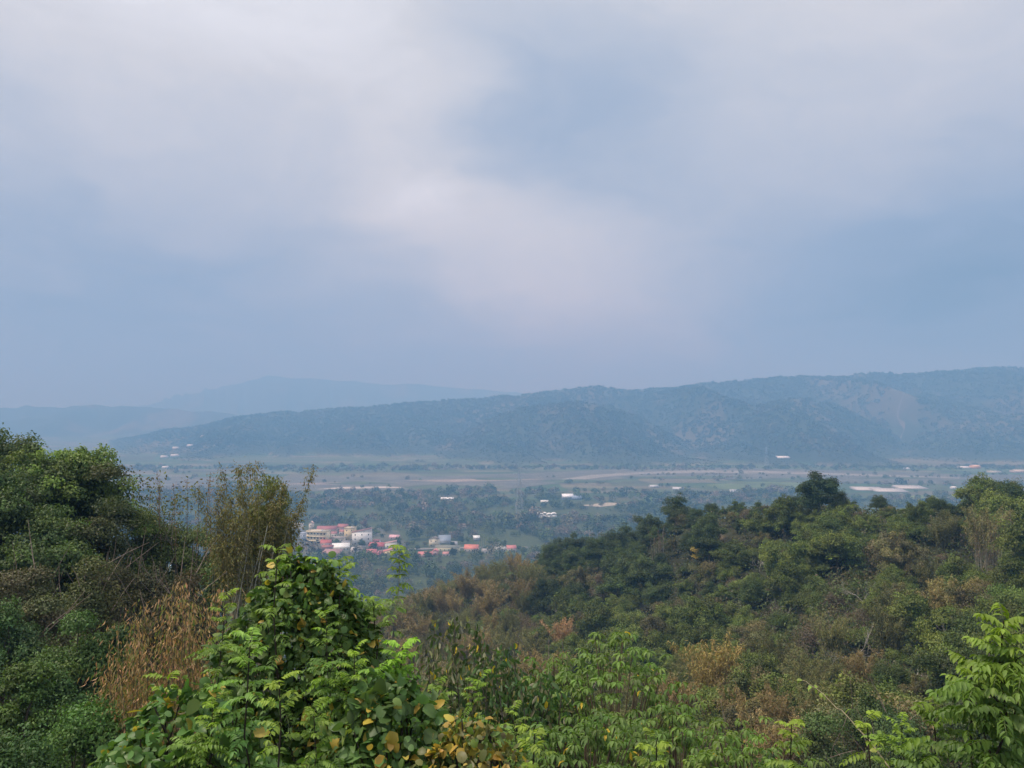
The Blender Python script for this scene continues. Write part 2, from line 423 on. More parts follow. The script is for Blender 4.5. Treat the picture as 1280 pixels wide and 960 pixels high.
M_bed = plain_mat("river_stones", None, .95, .02, .3, spec=.1)
M_grav = plain_mat("gravel", None, .95, .03, .2, spec=.1)
sheet("riverbed", [(150, 596), (380, 597), (560, 595), (700, 590), (780, 586), (900, 585), (1050, 588), (1200, 593), (1420, 594), (1420, 603), (1200, 605), (1050, 604), (940, 600), (800, 597), (700, 604), (640, 611), (500, 613), (380, 614), (150, 613)], .55, M_bed, (.115, .112, .092), 14, 3)
sheet("gravel_bar", [(690, 601), (740, 594), (800, 590.5), (870, 588), (960, 589), (1050, 592), (1200, 597), (1200, 598.5), (1050, 594.5), (960, 592), (870, 591.5), (800, 593), (750, 597), (700, 604)], .70, M_grav, (.23, .215, .19), 4, 13)
sheet("gravel_bar", [(395, 612), (430, 609), (480, 608.5), (540, 610.5), (480, 610.5), (430, 611.5)], .70, M_grav, (.42, .38, .34), 3, 23)
sheet("gravel_bar", [(500, 601), (600, 599), (690, 599), (640, 601), (560, 603)], .70, M_grav, (.26, .21, .17), 4, 29)
sheet("gravel_bar", [(330, 606), (420, 603), (520, 604), (420, 606)], .70, M_grav, (.24, .19, .16), 4, 31)
sheet("field", [(860, 588), (990, 583), (1200, 584), (1330, 587), (1250, 590), (1040, 586.5)], .45, M_bed, (.09, .12, .05), 8, 37)
sheet("field", [(880, 606), (960, 602), (1060, 606), (1010, 612), (900, 612)], .45, M_bed, (.10, .13, .05), 8, 41)
sheet("field", [(725, 632), (760, 628.5), (785, 630), (750, 634)], .45, M_grav, (.34, .30, .24), 3, 43)
sheet("field", [(1090, 622), (1190, 618), (1240, 620), (1150, 625)], .45, M_bed, (.15, .19, .06), 6, 47)
def hill_stream():
    g = Geo(); y = np.linspace(2780, 3000, 60); t = np.linspace(0, 1, 60); px = 1114 + 30 * t + 9 * np.sin(t * 8); x = (px - 640) / F * y; w = 4 + 2 * np.sin(t * 23)
    L = np.stack([x - w, y, ground_z(x - w, y) + 1.2], 1); Rr_ = np.stack([x + w, y, ground_z(x + w, y) + 1.2], 1)
    i = np.arange(59); g.add(np.concatenate([L, Rr_]), np.stack([i, i + 60, i + 61, i + 1], 1), None, (.15, .14, .12)); return tag(g.build("stream", M_grav), kind="structure")
hill_stream()
for q_, (cx_, cy_, wx_, wy_) in enumerate(((450, 604, 40, 2), (560, 609, 60, 2.2), (620, 599, 34, 1.6), (720, 602, 40, 2), (860, 597, 70, 1.6), (980, 600, 60, 1.8), (1120, 598, 50, 1.5), (1210, 601, 40, 1.4), (300, 603, 50, 2))):
    sheet("scrub_patch", [(cx_ + wx_ * math.cos(a_) * (1 + .3 * math.sin(3 * a_ + q_)), cy_ + wy_ * math.sin(a_)) for a_ in np.linspace(0, 6.283, 15)[:-1]], .85, M_bed, (.075, .095, .045), 16, 80 + q_)
sheet("village_ground", [(366, 684), (378, 664), (430, 655), (500, 664), (512, 690), (470, 700), (410, 704), (380, 698)], .5, M_bed, (.10, .10, .075), 5, 59)
sheet("road", [(407, 700), (440, 694), (470, 690), (520, 686), (590, 684), (660, 684), (660, 685.2), (590, 685.6), (520, 687.8), (470, 692.2), (440, 697), (412, 703)], .62, M_grav, (.2, .19, .18), 0, 61)

# the hazy air: one closed box round everything, sky outside it
def build_haze():
    x0, x1, y0, y1, z0, z1 = -9200, 9200, -9200, 9200, -8, 560
    g = Geo()
    v = [(x, y, z) for z in (z0, z1) for y in (y0, y1) for x in (x0, x1)]
    g.add(v, [(0, 2, 3, 1), (4, 5, 7, 6), (0, 1, 5, 4), (2, 6, 7, 3), (0, 4, 6, 2), (1, 3, 7, 5)])
    m = bpy.data.materials.new("hazy_air"); m.use_nodes = True; t = m.node_tree; t.nodes.clear()
    v = t.nodes.new("ShaderNodeVolumePrincipled"); v.inputs['Density'].default_value = HAZE
    v.inputs['Color'].default_value = (.21, .46, .80, 1); v.inputs['Absorption Color'].default_value = (.42, .14, .0, 1); v.inputs['Anisotropy'].default_value = 0.0
    o = t.nodes.new("ShaderNodeOutputMaterial"); t.links.new(v.outputs[0], o.inputs['Volume'])
    return g.build("haze", m)
HAZE = .00043
tag(build_haze(), kind="stuff")

# ------------------------------------------------------------------ far woods: one mass of low crowns each
def crown_template(r, nf, size, flat=.75):
    P = rand_dirs(nf, r, -.45); rr = r.uniform(.55, 1.05, nf)[:, None]
    P = P * rr * np.array([1, 1, flat]) + np.array([0, 0, flat * .8])
    N = unit(P - np.array([0, 0, .3]) + r.normal(0, .45, (nf, 3)))
    T = unit(np.cross(N, r.normal(0, 1, (nf, 3))))
    return P, T, N, size * r.uniform(.7, 1.4, nf)
def crowns(g, X, Y, Z, S, C, r, nf, size, flat=.75, ntemp=6):
    k = r.integers(0, ntemp, len(X))
    for t in range(ntemp):
        P, T, N, L = crown_template(r, nf, size, flat)
        i = np.where(k == t)[0]
        if not len(i): continue
        a = r.uniform(0, 6.28, len(i)); ca, sa = np.cos(a), np.sin(a)
        def rot(v): return np.stack([v[None, :, 0] * ca[:, None] - v[None, :, 1] * sa[:, None], v[None, :, 0] * sa[:, None] + v[None, :, 1] * ca[:, None], np.broadcast_to(v[None, :, 2], (len(i), nf))], -1)
        PP = rot(P) * S[i, None, None] + np.stack([X[i], Y[i], Z[i]], -1)[:, None]
        c = np.repeat(C[i][:, None], nf, 1) * r.uniform(.75, 1.3, (len(i), nf, 1))
        leaf_geo(g, PP.reshape(-1, 3), rot(T).reshape(-1, 3), rot(N).reshape(-1, 3), (L[None] * S[i, None]).ravel(), (L[None] * S[i, None]).ravel() * .9, c.reshape(-1, 3), 'rhomb', .15, .2)
FOREST_PAL = np.array([[.06, .085, .03], [.08, .115, .035], [.04, .06, .028], [.11, .135, .05], [.085, .095, .045], [.14, .125, .075], [.17, .135, .10], [.07, .10, .045]])
def pick_forest(r, X, Y, n):
    i = (fbm(X / 60, Y / 90, 91, 3) * 18 + r.normal(0, .9, n)).astype(int) % len(FOREST_PAL)
    return FOREST_PAL[i] * r.uniform(.6, 1.45, (n, 1))

def floor_px(X, Y):
    return X / Y * F + 640, 510 + EYE / Y * F
def in_village(X, Y):
    px, py = floor_px(X, Y)
    a = (px > 368) & (px < 508) & (py > 657) & (py < 699)
    b = (px > 528) & (px < 660) & (py > 674) & (py < 694)
    return a | b
KEEP_CLEAR = []        # (x, y, r) spots where buildings stand
def valley_wood():
    r = RS(11); n = 34000
    Y = np.sqrt(r.uniform(430 ** 2, 2120 ** 2, n)); px = r.uniform(-80, 1420, n); X = (px - 640) / F * Y
    py = floor_px(X, Y)[1]
    dens = np.where(Y < 1120, 1 - .75 * sstep(.55, .66, fbm(X / 110 + 9, Y / 60, 67, 3)), np.where(Y < 1480, sstep(.40, .52, fbm(X / 120, Y / 70, 61, 3)), .0))
    lines = sstep(.56, .62, fbm(X / 170 + Y / 400, Y / 38, 63, 3))
    dens = np.where(Y >= 1480, lines * .75, dens)
    bed = sstep(590, 592, py) * (1 - sstep(612, 614, py))
    dens = np.where((px < 660), dens * (1 - bed * .9), np.where((py > 584) & (py < 604), dens * .25, dens))
    dens = np.where(Y > 2000, .7, dens) * np.where(in_village(X, Y), .10, 1)
    dens = dens * np.where(Y < 800, .75, .62)
    # open ground in front of the sheds and fields
    for a, b, w, h in ((686, 645, 16, 4), (716, 627, 16, 5), (672, 630, 14, 4), (755, 632, 30, 4), (557, 626, 14, 4), (835, 613, 30, 5), (1110, 615, 60, 8), (1220, 620, 50, 6), (960, 606, 60, 6)):
        dens = dens * (1 - .95 * np.exp(-(((px - a) / w) ** 4 + ((py - b) / h) ** 4)))
    ok = (r.uniform(0, 1, n) < dens) & ~((px > 900) & (Y < 1250)) & ~((px > 820) & (Y < 900))
    for x, y, q in KEEP_CLEAR: ok &= np.hypot(X - x, (Y - y + q * .8) * .6) > q
    X, Y = X[ok], Y[ok]; n = len(X)
    Z = ground_z(X, Y); S = r.uniform(2.4, 6.6, n) * (.45 + 1.2 * fbm(X / 70, Y / 60, 95, 3)) * np.where(Y > 1480, .75, 1) * np.where(r.uniform(0, 1, n) < .07, 1.6, 1)
    g = Geo(); C = pick_forest(r, X, Y, n)
    near = Y < 1000
    crowns(g, X[near], Y[near], Z[near], S[near], C[near], r, 220, .20, .95)
    crowns(g, X[~near], Y[~near], Z[~near], S[~near], C[~near], r, 90, .31, .95)
    return tag(g.build("valley_wood", M_far), kind="stuff")
def hill_wood():
    r = RS(13); n = 60000
    Y = r.uniform(2120, 3750, n); px = r.uniform(-80, 1330, n); X = (px - 640) / F * Y
    Z = ground_z(X, Y)
    ok = (Z > 3) & (r.uniform(0, 1, n) < .35 + .65 * fbm(X / 70, Y / 110, 71, 3)) & ~((px > 1112) & (px < 1146) & (Y > 2700) & (Y < 3200))
    X, Y, Z = X[ok], Y[ok], Z[ok]; n = len(X)
    S = r.uniform(5, 8.5, n) * np.clip(Z / 40, .35, 1); C = (pick_forest(r, X / 2.5, Y / 2.5, n) * .35 + np.array([.045, .055, .036]) * .65) * (.55 + .9 * fbm(X / 150, Y / 250, 73, 3))[:, None]
    g = Geo(); crowns(g, X, Y, Z - 1 - S * .25, S, C, r, 14, .85, .6)
    return tag(g.build("hill_wood", M_far), kind="stuff")

# ------------------------------------------------------------------ village and farm buildings
M_paint = plain_mat("weathered_plaster", None, .85, .6, .12)
M_roof = plain_mat("sheet_roof", None, .55, .5, .18, spec=.4)
M_pane = plain_mat("dark_window", (.03, .04, .045), .25, 1, .1, spec=.6)
M_steel = plain_mat("galvanised_steel", (.42, .44, .46), .5, 2, .15, metal=.6)
def box(g, x0, x1, y0, y1, z0, z1, col, mat=0):
    v = [(x, y, z) for z in (z0, z1) for y in (y0, y1) for x in (x0, x1)]
    g.add(v, [(0, 2, 3, 1), (4, 5, 7, 6), (0, 1, 5, 4), (2, 6, 7, 3), (0, 4, 6, 2), (1, 3, 7, 5)], None, col, mat)
def place(pxl, pxr, pyb):
    a = on_floor(pxl, pyb); b = on_floor(pxr, pyb)
    c = (a + b) / 2; c[2] = 0.0
    c[2] = gz1(c[0], c[1])
    KEEP_CLEAR.append((c[0], c[1], (b[0] - a[0]) * .62))
    return c, b[0] - a[0], np.linalg.norm(b - a) and (c[1] / F)          # centre, width, metres per photo pixel
WHITE = (.8, .8, .78); CREAM = (.72, .62, .42); RED = (.18, .075, .06); PINK = (.40, .23, .21); BROWN = (.16, .09, .07)
def building(label, pxl, pxr, pyb, hpx, wall, roof, style='flat', depth=9.0, rows=0, cols=0, yaw=0.0, roofpx=4, wsize=(1.1, 1.3), side=0, name="house", cat="house", group=None, bands=False, tank=False, over=.35):
    c, w, m = place(pxl, pxr, pyb); h = hpx * m * (1.2 if pyb > 655 else 1); rh = roofpx * m
    o = empty(name, c, label, cat, group, rad(yaw))
    hw = w / 2; D = depth
    g = Geo(); box(g, -hw, hw, 0, D, -.6, h, wall)
    if style == 'gable_front':            # gable end looks at the viewer
        for y in (0, D): pass
        g.add([(-hw, 0, h), (hw, 0, h), (0, 0, h + rh), (-hw, D, h), (hw, D, h), (0, D, h + rh)], None, [(0, 1, 2), (4, 3, 5)], wall)
    if style == 'gable':                  # ridge runs across the view
        g.add([(-hw, 0, h), (-hw, D, h), (-hw, D / 2, h + rh), (hw, 0, h), (hw, D, h), (hw, D / 2, h + rh)], None, [(1, 0, 2), (3, 4, 5)], wall)
    if style == 'shed':                   # wall carried up behind a single slope
        g.add([(-hw, 0, h), (hw, 0, h), (hw, D, h), (-hw, D, h), (hw, 0, h + rh), (hw, D, h + rh)], [(1, 2, 5, 4)], [(0, 1, 4), (2, 3, 5)], wall)
    if bands:
        for k in range(rows):
            z = h * (k + .96) / rows
            box(g, -hw - .5, hw + .5, -.9, -.003, z - .9, z, tuple(np.minimum(np.array(wall) * 1.08, .8)))
    g.build("wall", M_paint, o)
    g = Geo(); t = .18
    def slab(a, b, cc, d):
        a, b, cc, d = map(np.array, (a, b, cc, d)); u = np.array([0, 0, t])
        g.add([a, b, cc, d, a + u, b + u, cc + u, d + u], [(3, 2, 1, 0), (4, 5, 6, 7), (0, 1, 5, 4), (1, 2, 6, 5), (2, 3, 7, 6), (3, 0, 4, 7)], None, roof)
    e = over
    if style == 'flat':
        slab((-hw - e, -e, h), (hw + e, -e, h), (hw + e, D + e, h), (-hw - e, D + e, h))
        for q in ((-hw - e, hw + e, -e, -e + .2), (-hw - e, hw + e, D + e - .2, D + e), (-hw - e, -hw - e + .2, -e + .2, D + e - .2), (hw + e - .2, hw + e, -e + .2, D + e - .2)):
            box(g, *q, h + t, h + t + .7, wall)
    elif style == 'gable':
        slab((-hw - e, -e, h - e * .3), (hw + e, -e, h - e * .3), (hw + e, D / 2, h + rh), (-hw - e, D / 2, h + rh))
        slab((-hw - e, D / 2, h + rh), (hw + e, D / 2, h + rh), (hw + e, D + e, h - e * .3), (-hw - e, D + e, h - e * .3))
    elif style == 'gable_front':
        slab((-hw - e, -e, h - e * .3), (0, -e, h + rh), (0, D + e, h + rh), (-hw - e, D + e, h - e * .3))
        slab((0, -e, h + rh), (hw + e, -e, h - e * .3), (hw + e, D + e, h - e * .3), (0, D + e, h + rh))
    elif style == 'shed':
        slab((-hw - e, -e, h - e * .3), (hw, -e, h + rh), (hw, D + e, h + rh), (-hw - e, D + e, h - e * .3))
    elif style == 'lean':                 # single pitch falling towards the viewer
        slab((-hw - e, -e, h), (hw + e, -e, h), (hw + e, D + e, h + rh), (-hw - e, D + e, h + rh))
    elif style == 'arch':
        k = 9; A = np.linspace(0, np.pi, k)
        for i in range(k - 1):
            slab((-hw * math.cos(A[i]), 0, h + rh * math.sin(A[i])), (-hw * math.cos(A[i + 1]), 0, h + rh * math.sin(A[i + 1])), (-hw * math.cos(A[i + 1]), D, h + rh * math.sin(A[i + 1])), (-hw * math.cos(A[i]), D, h + rh * math.sin(A[i])))
    g.build("roof", M_roof, o)
    if rows and cols:
        gw = Geo(); ww, wh = wsize
        box(gw, -ww / 2, ww / 2, -.06, .05, -wh / 2, wh / 2, (1, 1, 1))
        wm = gw.mesh("window", M_pane)
        for a in range(rows):
            for b in range(cols):
                wo = bpy.data.objects.new("window", wm); sc.collection.objects.link(wo); wo.parent = o
                wo.location = (-hw + w * (b + .5) / cols, 0, h * (a + .5) / rows + (.0 if not bands else .15))
                if rows > 2 and side and b < side: wo.location.x += w * .06
    if tank:
        g = Geo(); a = np.linspace(0, 2 * np.pi, 13)[:-1]
        tube(g, [(hw * .4, D * .4, h + .2), (hw * .4, D * .4, h + 1.0), (hw * .4, D * .4, h + 2.0), (hw * .4, D * .4, h + 2.15)], [.75, .75, .75, .1], 12, (.6, .61, .62))
        g.build("water_tank", M_roof, o)
    return o

building("cream four storey apartment block with three balcony bands at the left of the village", 382, 408.5, 681, 13.6, CREAM, (.5, .46, .38), 'flat', 11, 3, 6, -14, bands=True, wsize=(1.8, 1.5), tank=True, name="apartment_block", cat="building")
building("tall white house with a sloping roofline and small dark windows on its blank wall", 440, 464.5, 682, 13.4, WHITE, RED, 'shed', 10, 3, 3, 8, roofpx=4.6, wsize=(1.3, 1.5), name="house", cat="house")
building("yellow beige flat roofed block just left of the tall white house", 430, 442.5, 677, 13.5, (.66, .54, .34), (.45, .40, .32), 'flat', 10, 3, 2, -6, tank=True, cat="building")
building("low cream terrace with dark purple open front between the two cream blocks", 413, 429.5, 680, 6.2, (.6, .55, .46), (.40, .30, .32), 'flat', 7, 1, 4, -10, wsize=(2.2, 3.2))
building("long dull red roofed house behind the balconied apartment block", 396, 420, 667, 4.2, (.45, .36, .32), (.30, .10, .10), 'gable', 11, 1, 5, 4, roofpx=3.6)
building("maroon roofed house at the back edge of the village beside a bare tree", 421, 433.5, 664.5, 4.5, (.42, .30, .28), (.30, .10, .09), 'gable', 10, 1, 3, -8, roofpx=3.4)
building("house with a bright red roof directly below the balconied apartment block", 400.5, 414, 683, 3.2, (.55, .45, .42), (.40, .10, .09), 'gable', 12, 1, 3, 12, roofpx=3.2)
building("long shed with a white metal roof in the village front row", 415, 436.5, 688.5, 3.4, (.55, .52, .46), (.74, .74, .72), 'lean', 11, 1, 5, 10, roofpx=3.4, name="shed", cat="shed")
building("dark brown house with a red eaves line left of the white roofed shed", 402, 415.5, 689, 4.0, BROWN, (.26, .09, .08), 'gable', 9, 1, 2, 6, roofpx=2.2)
building("pinkish low house lowest in the village near the bright green bush", 402, 424.5, 698, 5.0, (.50, .38, .36), (.33, .18, .17), 'lean', 12, 1, 4, -5, roofpx=3.0)
building("wide red roofed house just right below the tall white house", 460, 479.5, 686.5, 3.0, (.42, .3, .28), (.42, .09, .10), 'gable', 12, 1, 4, -10, roofpx=3.8)
building("flat pink red shed roof in front of the wide red roofed house", 457, 470, 695.5, 2.8, (.4, .27, .26), (.46, .13, .14), 'lean', 9, 1, 3, 5, roofpx=3.6)
building("small red lean-to standing against the cream two step house", 470.5, 478.5, 696.5, 2.6, (.4, .27, .26), (.44, .13, .15), 'lean', 8, 1, 2, 0, roofpx=3.0)
building("upper white house with two windows and a pink red roof at the village right end", 481, 496, 686.5, 6.0, (.70, .68, .62), PINK, 'shed', 8, 1, 2, 9, roofpx=2.4, wsize=(1.4, 1.4))
building("cream gabled house with a red left roof in front of the upper white house", 479.5, 495.5, 696, 5.4, (.70, .58, .36), (.46, .15, .14), 'shed', 9, 1, 2, 12, roofpx=4.2)
building("pale yellow arched shed beside the cream gabled house", 488, 501, 697.5, 3.0, (.66, .60, .36), (.74, .70, .42), 'arch', 9, 0, 0, 6, roofpx=3.2, name="shed", cat="shed")
building("small pale pink roof alone among trees right of the tall white house", 486, 498.5, 674.5, 2.2, (.5, .42, .42), (.62, .36, .40), 'gable', 8, 1, 2, -8, roofpx=2.6)
building("blue grey house at the left edge of the village beside the apartment block", 374.5, 381.5, 677, 8.0, (.42, .46, .54), (.38, .42, .5), 'flat', 10, 2, 2, 5)
building("pale block half hidden behind the bamboo clump", 364, 377, 667, 9.0, (.6, .57, .5), (.5, .47, .42), 'flat', 9, 3, 3, 0, cat="building", tank=True)
building("narrow cream tower house behind the balconied apartment block", 386, 391, 664, 8.0, (.6, .54, .45), (.45, .3, .25), 'gable_front', 7, 2, 1, 0, roofpx=2.2)
building("cream two storey house with a jagged dark roof right of the village gap", 536, 547.5, 684, 8.2, (.66, .60, .46), (.12, .10, .09), 'gable_front', 9, 2, 2, -8, roofpx=2.4)
building("slate blue metal roofed shed behind the cream two storey house", 548, 563, 680, 2.8, (.3, .32, .34), (.20, .24, .30), 'lean', 14, 0, 0, 4, roofpx=5.2, name="shed", cat="shed")
building("long low cream hall with a dark roof below the slate blue shed", 543, 574, 690, 4.2, (.66, .62, .42), (.16, .16, .12), 'lean', 9, 1, 6, -4, roofpx=1.6, name="hall", cat="building")
building("coral red low roof partly hidden by trees left of the long cream hall", 522, 541, 696.5, 2.6, (.45, .32, .3), (.50, .17, .16), 'gable', 9, 1, 3, 6, roofpx=2.8)
building("small steep red roof beside the end of the long cream hall", 540.5, 547.5, 694, 3.6, (.5, .34, .32), (.50, .16, .15), 'gable_front', 8, 1, 1, 0, roofpx=2.6)
building("orange red roofed house standing alone right of the long cream hall", 580, 597.5, 690.5, 3.6, (.55, .48, .38), (.54, .17, .12), 'gable', 12, 1, 4, -5, roofpx=4.2)
building("faded red roofed house nearest the foot of the near hill", 634, 645.5, 690.5, 4.0, (.5, .42, .4), (.46, .16, .15), 'gable', 9, 1, 2, 8, roofpx=3.2)
building("pale grey low shed left of the faded red roofed house", 618, 633, 690, 3.0, (.5, .5, .47), (.42, .43, .42), 'lean', 8, 1, 3, 0, roofpx=1.4, name="shed", cat="shed")
building("small house with a white roof edge in the trees behind the orange red roof", 592, 600, 676, 3.0, (.3, .3, .3), (.66, .68, .68), 'lean', 7, 0, 0, 8, roofpx=1.8)
for k_, (a_, b_, y_, h_, w_, r_, st_, lab_) in enumerate(((388, 396, 672.5, 3.4, WHITE, (.34, .12, .1), 'gable', "small white house with a red roof between the blue grey house and the back rows"), (404, 411, 669, 3.6, (.6, .5, .42), (.4, .38, .36), 'flat', "small beige block just behind the balconied apartments"), (414, 421, 671.5, 3.6, (.62, .58, .5), (.32, .12, .11), 'gable', "cream house with a dull red roof behind the low terrace"), (424, 431, 668.5, 3.2, (.6, .5, .44), (.36, .14, .12), 'gable', "little house with a red roof left of the yellow beige block"), (427, 437, 684.5, 4.2, (.5, .46, .42), (.2, .19, .2), 'lean', "grey roofed workshop in front of the tall white house"), (438, 447, 691, 3.0, (.62, .58, .52), (.42, .4, .38), 'lean', "small pale shed right of the white roofed shed"), (448, 457, 688, 2.8, (.4, .36, .34), (.17, .16, .16), 'gable', "dark roofed hut between the tall white house and the red roofs"), (466, 474, 681, 3.4, (.66, .64, .6), (.40, .12, .11), 'gable', "white house with a red roof close to the tall white house"), (436, 443, 668, 3.0, (.62, .55, .5), (.4, .2, .18), 'flat', "pale block behind the yellow beige block"), (553, 561, 695.5, 2.4, (.6, .55, .5), (.44, .2, .18), 'gable', "small pinkish house below the long cream hall"), (565, 572, 683.5, 2.6, (.5, .5, .5), (.3, .3, .32), 'lean', "grey hut above the right end of the long cream hall"), (602, 610, 692, 2.8, (.55, .52, .46), (.25, .23, .22), 'gable', "grey brown hut right of the orange red roofed house"))):
    building(lab_, a_, b_, y_, h_, w_, r_, st_, 8, 1, 2, (k_ * 37) % 25 - 12, roofpx=2.0)
# scattered farm sheds further out
SH = dict(name="shed", cat="shed")
for i, (a, b, dy) in enumerate(((670, 678, 0), (677.5, 684, -.7), (683.5, 690, .3), (689, 696, -.3))):
    building(["bright white greenhouse at the left end of the cluster in the valley wood", "bright white greenhouse second from left in the wood cluster", "bright white greenhouse second from right in the wood cluster", "bright white greenhouse at the right end of the wood cluster"][i],
             a, b, 647 + dy, 2.6, (.8, .8, .78), (.8, .8, .8), 'arch', 12, 0, 0, 0, roofpx=2.4, name="greenhouse", cat="greenhouse", group="white greenhouses in the valley wood")
building("white roofed farmhouse with blue shed by the riverside trees", 703, 717, 624.5, 3.6, (.3, .33, .38), (.78, .8, .82), 'gable', 14, 1, 5, 6, roofpx=3.0)
building("low blue grey shed right of the white roofed farmhouse", 715, 727, 625, 2.8, (.22, .28, .36), (.2, .26, .36), 'lean', 10, 1, 4, 0, roofpx=1.8, **SH)
building("small pale roofed hut left of the white roofed farmhouse", 676, 685.5, 629, 1.8, (.45, .44, .4), (.66, .66, .62), 'lean', 9, 1, 3, 0, roofpx=1.2, name="hut", cat="hut")
building("long white roofed shed alone in the wood above the village", 551, 567, 625.5, 1.8, (.5, .52, .52), (.76, .78, .8), 'lean', 10, 1, 6, 0, roofpx=1.2, **SH)
building("grey roofed farm shed on the flood plain left of the hill crest", 841, 858, 613, 1.6, (.4, .4, .4), (.46, .48, .50), 'gable', 16, 1, 5, -12, roofpx=2.0, **SH)
building("smaller grey roofed shed further left on the flood plain", 813, 824, 609.5, 1.4, (.38, .38, .38), (.42, .44, .46), 'gable', 14, 1, 3, 8, roofpx=1.6, **SH)
building("white walled hut peeping over the left end of the hill crest", 914, 922, 616, 3.0, (.62, .66, .7), (.5, .55, .62), 'flat', 10, 2, 3, 0, name="hut", cat="hut")
for i, (a, b, y, hp, lab) in enumerate(((1072, 1108, 613.5, .9, "wide pale plastic covered field left of the lone crest bush"), (1098, 1136, 615.5, .9, "wide pale plastic covered field in the middle right of the crest tree"), (1126, 1160, 611.5, .7, "narrow pale plastic covered field farther back right of the crest tree"))):
    building(lab, a, b, y, hp, (.45, .43, .42), (.46, .44, .42), 'lean', 45, 0, 0, -6, roofpx=1.2, name="plastic_greenhouse", cat="greenhouse", group="plastic houses beyond the hill crest")
for i, (a, b, y, lab) in enumerate(((1224, 1246, 618.5, "white roofed greenhouse just above the right hill crest"), (1240, 1264, 616.5, "white roofed greenhouse farther right behind the hill crest"))):
    building(lab, a, b, y, 1.2, (.6, .62, .62), (.74, .76, .76), 'lean', 34, 0, 0, -5, roofpx=1.0, name="greenhouse", cat="greenhouse", group="white greenhouses above the right crest")
building("small white hut alone on the flood plain at right", 1190, 1196, 611, 1.6, (.7, .7, .7), (.75, .75, .75), 'gable', 8, 1, 2, 0, roofpx=1.2, name="hut", cat="hut")
building("white house at the right picture edge above the crest", 1273, 1284, 613, 4.5, (.72, .7, .68), (.6, .6, .6), 'flat', 10, 2, 3, 0)
building("low white hut left of the orange quarry shed at the hill foot", 1131, 1137, 587, 1.4, (.72, .74, .74), (.75, .75, .75), 'gable', 12, 1, 2, 0, roofpx=1.0, name="hut", cat="hut")
building("long white shed beside the orange quarry shed", 1196, 1215, 585.6, 1.2, (.7, .7, .66), (.74, .73, .7), 'lean', 20, 1, 6, 0, 1.0, **SH)
building("orange brown quarry shed at the foot of the far hill", 1217, 1226, 586, 3.0, (.6, .34, .2), (.62, .4, .28), 'gable', 20, 1, 3, 0, roofpx=1.6, **SH)
building("pale warehouse with flat roof at the right foot of the far hill", 1240, 1252, 591.5, 1.8, (.6, .56, .48), (.66, .62, .54), 'flat', 22, 1, 5, 0, name="warehouse", cat="warehouse")
building("brownish warehouse at the extreme right foot of the far hill", 1269, 1285, 591.5, 2.6, (.46, .38, .32), (.5, .42, .36), 'gable', 22, 1, 5, 0, roofpx=1.4, name="warehouse", cat="warehouse")
building("white roofed shed alone on the lower far hillside", 973, 988, 579.5, 1.2, (.6, .62, .62), (.76, .77, .78), 'lean', 22, 1, 5, 0, roofpx=1.4, **SH)
FAR_HUTS = [(111, 118, 574, "white house nearest the dark tree mound on the far plain"), (136, 146, 578, "white flat house second out from the dark tree mound on the far plain"), (200, 208, 573.5, "grey white hut left of the tall pair on the far slope"), (215, 222, 566, "upright white house higher on the far left slope"), (233, 240, 566, "pinkish white house highest at right on the far left slope"), (213, 222, 573, "long white roof right below the upright white house"), (202, 209, 586, "single low white roof nearest the river on the far left"), (250, 254, 563, "faint grey house at the right end of the far left slope")]
for a, b, y, lab in FAR_HUTS:
    building(lab, a, b, y, 1.8, (.5, .5, .49), (.5, .5, .5), 'gable', 14, 1, 2, 0, roofpx=1.4, group="white houses on the far left plain")

def pylon(label, px, pyb, hpx, name="power_pylon"):
    c, w, m = place(px - 2, px + 2, pyb); h = hpx * m; KEEP_CLEAR.pop()
    o = empty(name, c, label, "pylon", None, rad(12))
    def hw(z): return .09 * h * (1 - z / h) ** 1.2 * .75 + .018 * h
    zs = np.linspace(0, h, 12)
    g = Geo()
    for sx in (-1, 1):
        for sy in (-1, 1): tube(g, [(sx * hw(z), sy * hw(z), z) for z in zs], .16, 4, (1, 1, 1))
    for a, b in zip(zs[:-1], zs[1:]):
        for s in (-1, 1):
            for f in ((lambda q, z: (q * hw(z), s * hw(z), z)), (lambda q, z: (s * hw(z), q * hw(z), z))):
                tube(g, [f(-1, a), f(1, b)], .09, 3, (1, 1, 1)); tube(g, [f(1, a), f(-1, b)], .09, 3, (1, 1, 1))
    g.build("lattice_tower", M_steel, o)
    for z in (.68, .8, .92):
        g = Geo()
        L = h * .13
        for s in (-1, 1):
            for q in (-1, 1): tube(g, [(s * hw(h * z), q * hw(h * z), h * z), (s * L, 0, h * z + .6)], .1, 3, (1, 1, 1))
            tube(g, [(s * hw(h * z), 0, h * z + 2), (s * L, 0, h * z + .6)], .1, 3, (1, 1, 1))
            tube(g, [(s * L, 0, h * z + .6), (s * L, 0, h * z - 1.6)], .12, 4, (.5, .3, .25))
        g.build("cross_arm", M_steel, o)
    return o
pylon("grey lattice power pylon standing in the valley wood", 649, 641, 53)
pylon("faint lattice power pylon at the foot of the far hill spur", 958, 583, 24)

valley_wood(); hill_wood()

